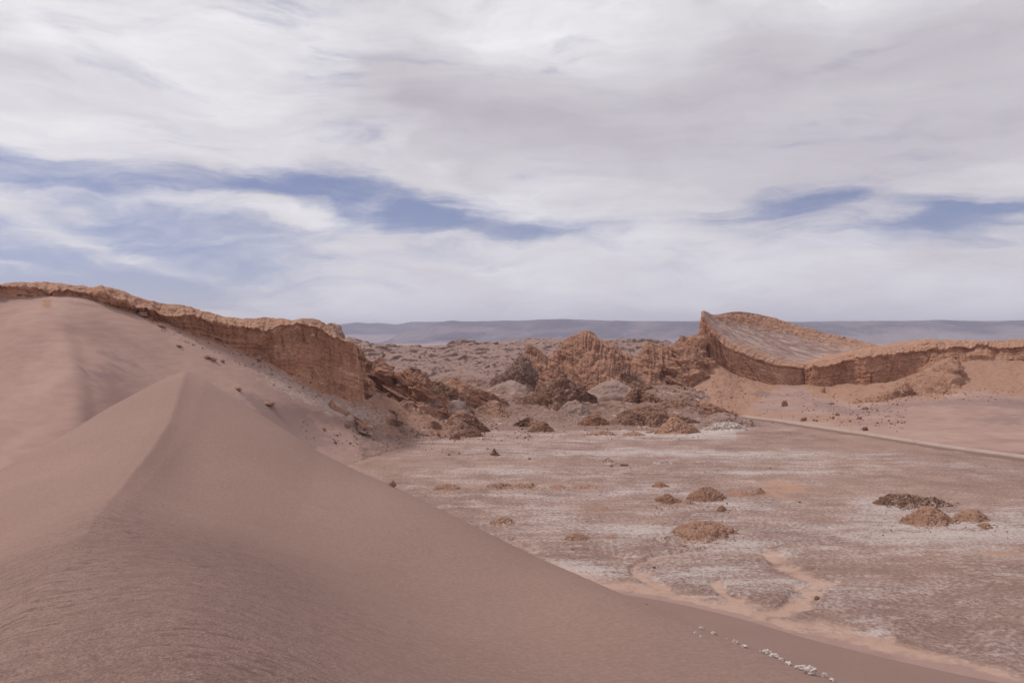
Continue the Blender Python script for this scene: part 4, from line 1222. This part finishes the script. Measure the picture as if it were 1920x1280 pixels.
MD('small brown cone in front of the orange crumbly mound', [(1343, 958), (1348, 950), (1353, 947), (1359, 951), (1363, 958)], 960, 1.6, M_DARKM, 'crumb', res=1.5)
MD('low pale orange swelling', [(1356, 930), (1370, 921), (1386, 917), (1400, 920), (1416, 928)], 932, 3, M_MOUND, 'dome', salt=.1, res=1.3)
MD('little peaked mound at the end of the mound row', [(1408, 926), (1417, 920), (1424, 913), (1431, 919), (1442, 926)], 928, 2.2, M_MOUND, 'crumb', res=1.4)
MD('long grey crest whitened by salt at its left end', [(1640, 950), (1652, 936), (1664, 926), (1680, 925), (1700, 926), (1724, 929), (1744, 931), (1764, 934), (1782, 943), (1796, 952)], [953, 958, 956, 952], 5, M_BROWN, 'crumb', salt=.40, res=1.4, amp=.9)
MD('pointed orange mound with salt at its foot', [(1690, 984), (1706, 968), (1722, 955), (1738, 948), (1750, 949), (1764, 956), (1780, 968), (1796, 978), (1812, 984)], [985, 990, 988, 984], 5, M_MOUND, 'dome', salt=.16, res=1.5, amp=1.8)
MD('smaller orange mound right of the pointed one', [(1786, 972), (1798, 962), (1812, 955), (1826, 953), (1840, 960), (1852, 970), (1862, 978)], 981, 4, M_MOUND, 'dome', salt=.14, res=1.4, amp=1.5)
MD('low brown tongue at the foot of the smaller orange mound', [(1814, 990), (1830, 984), (1846, 980), (1862, 984), (1884, 991)], 993, 2.5, M_DARKM, 'crust', res=1.2)
MD('rounded low mound, dark on its left end', [(808, 920), (818, 911), (832, 907), (846, 907), (858, 910), (870, 918)], 921, 3, M_MOUND, 'crumb', res=1.3)
MD('long flat orange hummock with salt below it', [(906, 917), (920, 908), (938, 905), (958, 907), (978, 906), (996, 908), (1014, 914)], 918, 4, M_MOUND, 'crumb', salt=.16, res=1.2)
MD('short orange hummock right of the long flat one', [(1026, 915), (1038, 909), (1050, 908), (1064, 914)], 918, 2.5, M_MOUND, 'crumb', res=1.3)
MD('faint stretched orange hummock', [(1062, 915), (1080, 909), (1100, 908), (1116, 910), (1130, 914)], 917, 2.5, M_MOUND, 'dome', res=1.2)
MD('sharp little spike of brown clay standing on the flat', [(917, 853), (922, 848), (927, 840), (930, 846), (936, 853)], 855, 1.6, M_DARKM, 'crumb', res=1.8)
MD('whitish salt clump with a brown foot', [(1128, 868), (1134, 861), (1140, 857), (1147, 862), (1154, 869)], 870, 2, M_MOUND, 'crust', salt=.5, res=1.6)
MD('low grey-brown ripple of crust near the dune', [(912, 984), (926, 975), (942, 967), (954, 970), (968, 980)], 986, 2.2, M_MOUND, 'crust', salt=.3, res=1.3)
MD('two-humped brown swell near the wash', [(1050, 1014), (1064, 1004), (1076, 998), (1088, 1002), (1098, 1003), (1112, 1012)], 1016, 2.2, M_MOUND, 'crumb', salt=.2, res=1.3)
MD('tiny orange swell between the salt patches', [(1112, 957), (1122, 951), (1134, 949), (1144, 956)], 958, 1.5, M_MOUND, 'dome', res=1.4)
MD('short brown swell right of the two-humped one', [(1128, 1010), (1138, 1004), (1150, 1004), (1162, 1010)], 1012, 1.6, M_MOUND, 'crumb', salt=.2, res=1.3)
MD('grey crust ripple in front of the far mounds', [(1218, 869), (1234, 864), (1250, 863), (1268, 868)], 870, 2.5, M_GREY, 'crust', salt=.35, res=1.3)


# ================================================================== BOULDERS
def ico(n=3):
    import bmesh
    bm = bmesh.new()
    bmesh.ops.create_icosphere(bm, subdivisions=n, radius=1.0)
    v = np.array([x.co[:] for x in bm.verts])
    f = np.array([[x.index for x in fc.verts] for fc in bm.faces])
    bm.free()
    return v, f


IV, IF = ico(4)
IV2, IF2 = ico(2)
NR = [0]


def rock_verts(V, w_, d_, h_, seed, jag=.35):
    x, y, z = V[:, 0], V[:, 1], V[:, 2]
    r = 1 + jag * fbm(x * 1.1 + seed, y * 1.1, z * 1.1, 5, .55)
    cell = np.round(perlin(x * 1.6 + seed, y * 1.6 + 3, z * 1.6) * 4) / 4
    r = r + .16 * cell
    v = V * r[:, None]
    v[:, 2] = np.where(v[:, 2] < -.35, -.35 + (v[:, 2] + .35) * .3, v[:, 2])
    v = v * np.array([w_ / 2, d_ / 2, h_ / 1.35])
    v[:, 2] += .35 * h_ / 1.35
    return v


def boulder(label, px, py, wp, hp, mat=None, name='boulder', cat='rock', group='boulders scattered below the slopes', jag=.35, lie=.9):
    NR[0] += 1
    h_ = hit(px, py)
    if h_ is None:
        return None
    m_ = h_.y / F
    v = rock_verts(IV, wp * m_, wp * m_ * lie, hp * m_, NR[0] * 7.3, jag)
    v = v + np.array([h_.x, h_.y + wp * m_ * .35, h_.z - .05 * hp * m_])
    o = link_mesh(name, v, None, mat or M_BOULDER, {'layer': v[:, 2] * 0, 'sand': v[:, 2] * 0, 'salt': v[:, 2] * 0}, tris=IF, origin=(h_.x, h_.y, h_.z))
    return tag(o, label, cat, group)


BO = [('brown boulder at the brow of the near dune', 735, 912, 13, 11), ('dark pyramid boulder at the foot of the dark layered wall', 1472, 761, 10, 11),
      ('dark rounded boulder on the sand just above the road', 1508, 789, 11, 8), ('upright dark stone stuck in the orange sand under the wall', 1545, 736, 7, 11),
      ('pointed boulder beside the far edge of the road', 1624, 807, 9, 8), ('brown block on the grey sand below the low orange ledge', 1624, 767, 9, 6), ('brown block halfway down the grey sand', 1571, 779, 7, 6),
      ('small block left of the halfway block', 1563, 785, 5, 5), ('flat brown block low on the grey sand', 1613, 786, 8, 5), ('thin stone above the small block', 1561, 758, 9, 4),
      ('pebble-sized block near the road bend', 1532, 790, 4, 4), ('pale pebble-sized block near the road bend', 1526, 789, 5, 4), ('tiny lone stone between the blocks and the road', 1594, 790, 4, 3), ('tiny stone right of the flat brown block', 1646, 794, 5, 3),
      ('dark crumbly boulder on the sand below the orange scarp', 650, 801, 12, 8), ('brown upright boulder right of the crumbly one', 684, 806, 11, 10), ('small dark stone on the smooth mauve sand', 607, 806, 7, 4),
      ('black stone farther down the mauve sand', 628, 831, 6, 4), ('tiny orange stone below the two boulders', 701, 824, 5, 3), ('tiny brown stone by the scarp foot', 632, 817, 5, 3), ('little pale stone left of the valley mouth', 656, 832, 5, 4),
      ('small brown rock in front of the dark brown hill', 853, 823, 19, 11), ('tiny stone left of the clay spike', 842, 853, 5, 3), ('tiny pale stone left of the clay spike', 861, 851, 4, 3), ('tiny dark stone behind the clay spike', 914, 842, 4, 2.5),
      ('small reddish stone right of the clay spike', 993, 861, 6, 3), ('flat dark slab beside the whitish salt clump', 1171, 873, 16, 4), ('square dark stone beside the flat slab', 1147, 875, 6, 4),
      ('small dark stone at the edge of the looping wash', 1533, 1124, 8, 7), ('small dark stone left of the looping wash', 1227, 1065, 6, 4), ('dark block on the crest of the salt-streaked ridge', 1053, 708, 9, 7), ('upright dark block in the rugged red slope', 1284, 731, 5, 8),
      ('brown rock on the rubble under the cliff, middle of three', 397, 676, 13, 6), ('smaller brown rock beside the one under the cliff', 416, 679, 8, 5), ('flat orange rock where the mauve sand begins', 385, 671, 14, 5), ('thin orange rock lower on the sand slope', 444, 731, 14, 5),
      ('long orange rock lying in the sand slope', 500, 759, 24, 6), ('brown rock against the foot of the long cliff', 482, 676, 13, 9), ('orange rock high on the sand slope under the cliff top', 262, 592, 22, 9), ('small orange rock below the high one', 300, 613, 14, 6),
      ('dark rock on the lower lip of the sand slope', 333, 650, 12, 5), ('brown stone left of the small cone on the flat', 1500, 942, 5, 3), ('tiny dark stone among the salt streaks', 1445, 878, 4, 2.5)]
for i, (lb, px, py, wp, hp) in enumerate(BO):
    boulder(lb, px, py, wp, hp, M_MOUND if ('orange' in lb or 'pale' in lb or px < 520) else None)

# salt lumps along the dune's far brow
SL = [('small white salt lump, first of the line along the brow', 1316, 1180, 9, 6, .5), ('white speck of salt below the first lump', 1304, 1187, 5, 3, 1), ('tiny white salt crumb below the first lump', 1314, 1194, 4, 2.5, 1), ('flat white salt flake', 1339, 1189, 10, 4, 1), ('tiny salt crumb on the brow', 1362, 1198, 4, 2, 1),
      ('slim white salt sliver on the brow', 1380, 1206, 13, 5, .7), ('second slim salt sliver, lower on the brow', 1396, 1214, 13, 5, .7), ('pea-sized salt crumb before the long ridge', 1426, 1221, 4, 2.5, 1),
      ('long white salt ridge, upper end thickest', 1440, 1226, 16, 8, .6), ('middle length of broken white salt ridge', 1453, 1233, 18, 6, .6), ('tapering tail of the broken white salt ridge', 1466, 1238, 12, 5, .6), ('short salt flake between the two long ridges', 1480, 1246, 12, 5, .7),
      ('thin white salt strip leading to the biggest lump', 1504, 1256, 22, 7, .6), ('biggest and brightest white salt lump', 1524, 1266, 22, 13, .7), ('yellowish salt lump past the biggest one', 1548, 1269, 13, 7, .8), ('last little salt lump at the bottom of the brow', 1562, 1277, 9, 5, .8)]
for lb, px, py, wp, hp, lie in SL:
    # they sit on the sand right at the brow: look just inside it
    yb = float(np.interp(px, sil[:, 0], sil[:, 1]))
    boulder(lb, px, max(py, yb + 2.0), wp, hp, M_SALT, 'salt_lump', 'salt lump', 'salt lumps along the brow of the dune', jag=.6, lie=lie)

# ================================================================== LOOSE STONES (uncountable)
allv, allf, cnt = [], [], 0
rs = np.random.RandomState(11)
for (n, x0, y0, x1, y1, spx, smin, smax) in [(130, 1560, 740, 1700, 805, 40, 1.5, 4.0), (60, 1700, 735, 1900, 750, 12, 1.2, 3.2), (70, 1420, 735, 1560, 790, 20, 1.2, 3.0), (140, 560, 790, 860, 850, 16, 1.2, 4.0),
                                             (150, 260, 590, 620, 745, 14, 1.2, 4.0), (180, 880, 780, 1340, 822, 10, 1.2, 3.5), (120, 1220, 690, 1400, 770, 10, 1.2, 3.6), (60, 1000, 860, 1900, 1180, 10, 1.0, 3.0), (50, 1220, 940, 1400, 965, 3, 1.2, 3.2), (50, 1240, 1004, 1400, 1024, 3, 1.2, 3.5), (60, 1640, 975, 1890, 1000, 4, 1.2, 3.5), (40, 1640, 945, 1800, 960, 3, 1.2, 3.0), (40, 900, 915, 1130, 921, 2, 1.0, 2.6), (60, 820, 812, 1000, 826, 4, 1.5, 4.5)]:
    for _ in range(int(n * 1.9)):
        t_ = rs.rand()
        px = x0 + (x1 - x0) * t_
        py = y0 + (y1 - y0) * (rs.rand() if (x0 != 260) else np.clip(t_ + rs.normal() * .06, 0, 1.0)) + (rs.normal() * 4)
        h_ = hit(px, py)
        if h_ is None or h_.y < 60 or h_.y > 460:
            continue
        wpx_ = smin + (smax - smin) * rs.rand() ** 3.5
        m_ = h_.y / F * wpx_
        v = rock_verts(IV2, m_, m_ * (.6 + .5 * rs.rand()), m_ * (.45 + .4 * rs.rand()), rs.rand() * 90, .4)
        a = rs.rand() * 6.28
        v = v @ np.array([[math.cos(a), math.sin(a), 0], [-math.sin(a), math.cos(a), 0], [0, 0, 1]]) + np.array([h_.x, h_.y, h_.z])
        allv.append(v)
        allf.append(IF2 + cnt)
        cnt += len(v)
V_ = np.concatenate(allv)
zz = np.zeros(len(V_))
st = link_mesh('rubble', V_, None, M_BOULDER, {'layer': zz, 'sand': zz, 'salt': zz + .05}, tris=np.concatenate(allf))
tag(st, 'small loose stones strewn over the slopes and valley floor', 'rubble', kind='stuff')

# ================================================================== ROAD
rl = np.array([(1340, 777), (1372, 779), (1420, 786), (1461, 791), (1526, 801), (1623, 816), (1720, 831), (1817, 846), (1920, 860), (2100, 886), (2500, 945)], float)
dv_ = EYE * F / (rl[:, 1] - HY)
pts = np.stack([(rl[:, 0] - CX) / F * dv_, dv_], -1)
up_ = np.concatenate([[0], np.cumsum(np.hypot(*np.diff(pts, axis=0).T))])
uu = np.linspace(0, up_[-1], 260)
pc = catmull(uu, up_, pts)
tg = np.gradient(pc, axis=0)
tg /= np.linalg.norm(tg, axis=1, keepdims=True)
nr = np.stack([-tg[:, 1], tg[:, 0]], -1)
nr *= np.sign(nr[:, 1:2])                      # pointing away from the camera
prof = [(-4.4, -.3, 1), (-3.2, .45, 1), (-2.5, .66, .3), (-1.2, .70, 0), (0, .73, .25), (1.2, .70, 0), (2.6, .66, .1), (3.4, .5, .6), (4.6, -.3, 1)]
RV = np.stack([np.concatenate([pc + nr * (o + .25 * np.sin(uu * .13 + o)[:, None]), (np.full((len(uu), 1), z) + .06 * perlin(uu * .2, o, 0)[:, None])], -1) for o, z, e in prof])
edge = np.repeat([e for *_, e in prof], len(uu))
rd = link_mesh('road', RV, grid_quads(*RV.shape[:2]), road_mat(), {'edge': edge})
tag(rd, 'pale graded dirt road on a low bank crossing behind the flat', kind='structure')

# ================================================================== HAZE
import bmesh
hb = bmesh.new()
bmesh.ops.create_cube(hb, size=1.0)
hm = bpy.data.meshes.new('haze')
hb.to_mesh(hm)
hb.free()
hz = bpy.data.objects.new('haze', hm)
hz.scale = (90000, 34000, 760)
hz.location = (0, 15000, 760 / 2 - 150)
COL.objects.link(hz)
mh = bpy.data.materials.new('haze_air')
mh.use_nodes = True
th = NT(mh.node_tree)
oh = th.n('ShaderNodeOutputMaterial')
pv = th.n('ShaderNodeVolumePrincipled')
pv.inputs['Color'].default_value = (0.79, 0.79, 1.0, 1)
pv.inputs['Density'].default_value = 0.000060
pv.inputs['Anisotropy'].default_value = 0.2
th.l(pv.outputs[0], oh.inputs['Volume'])
hm.materials.append(mh)
tag(hz, 'thin blue-violet desert haze', kind='stuff')
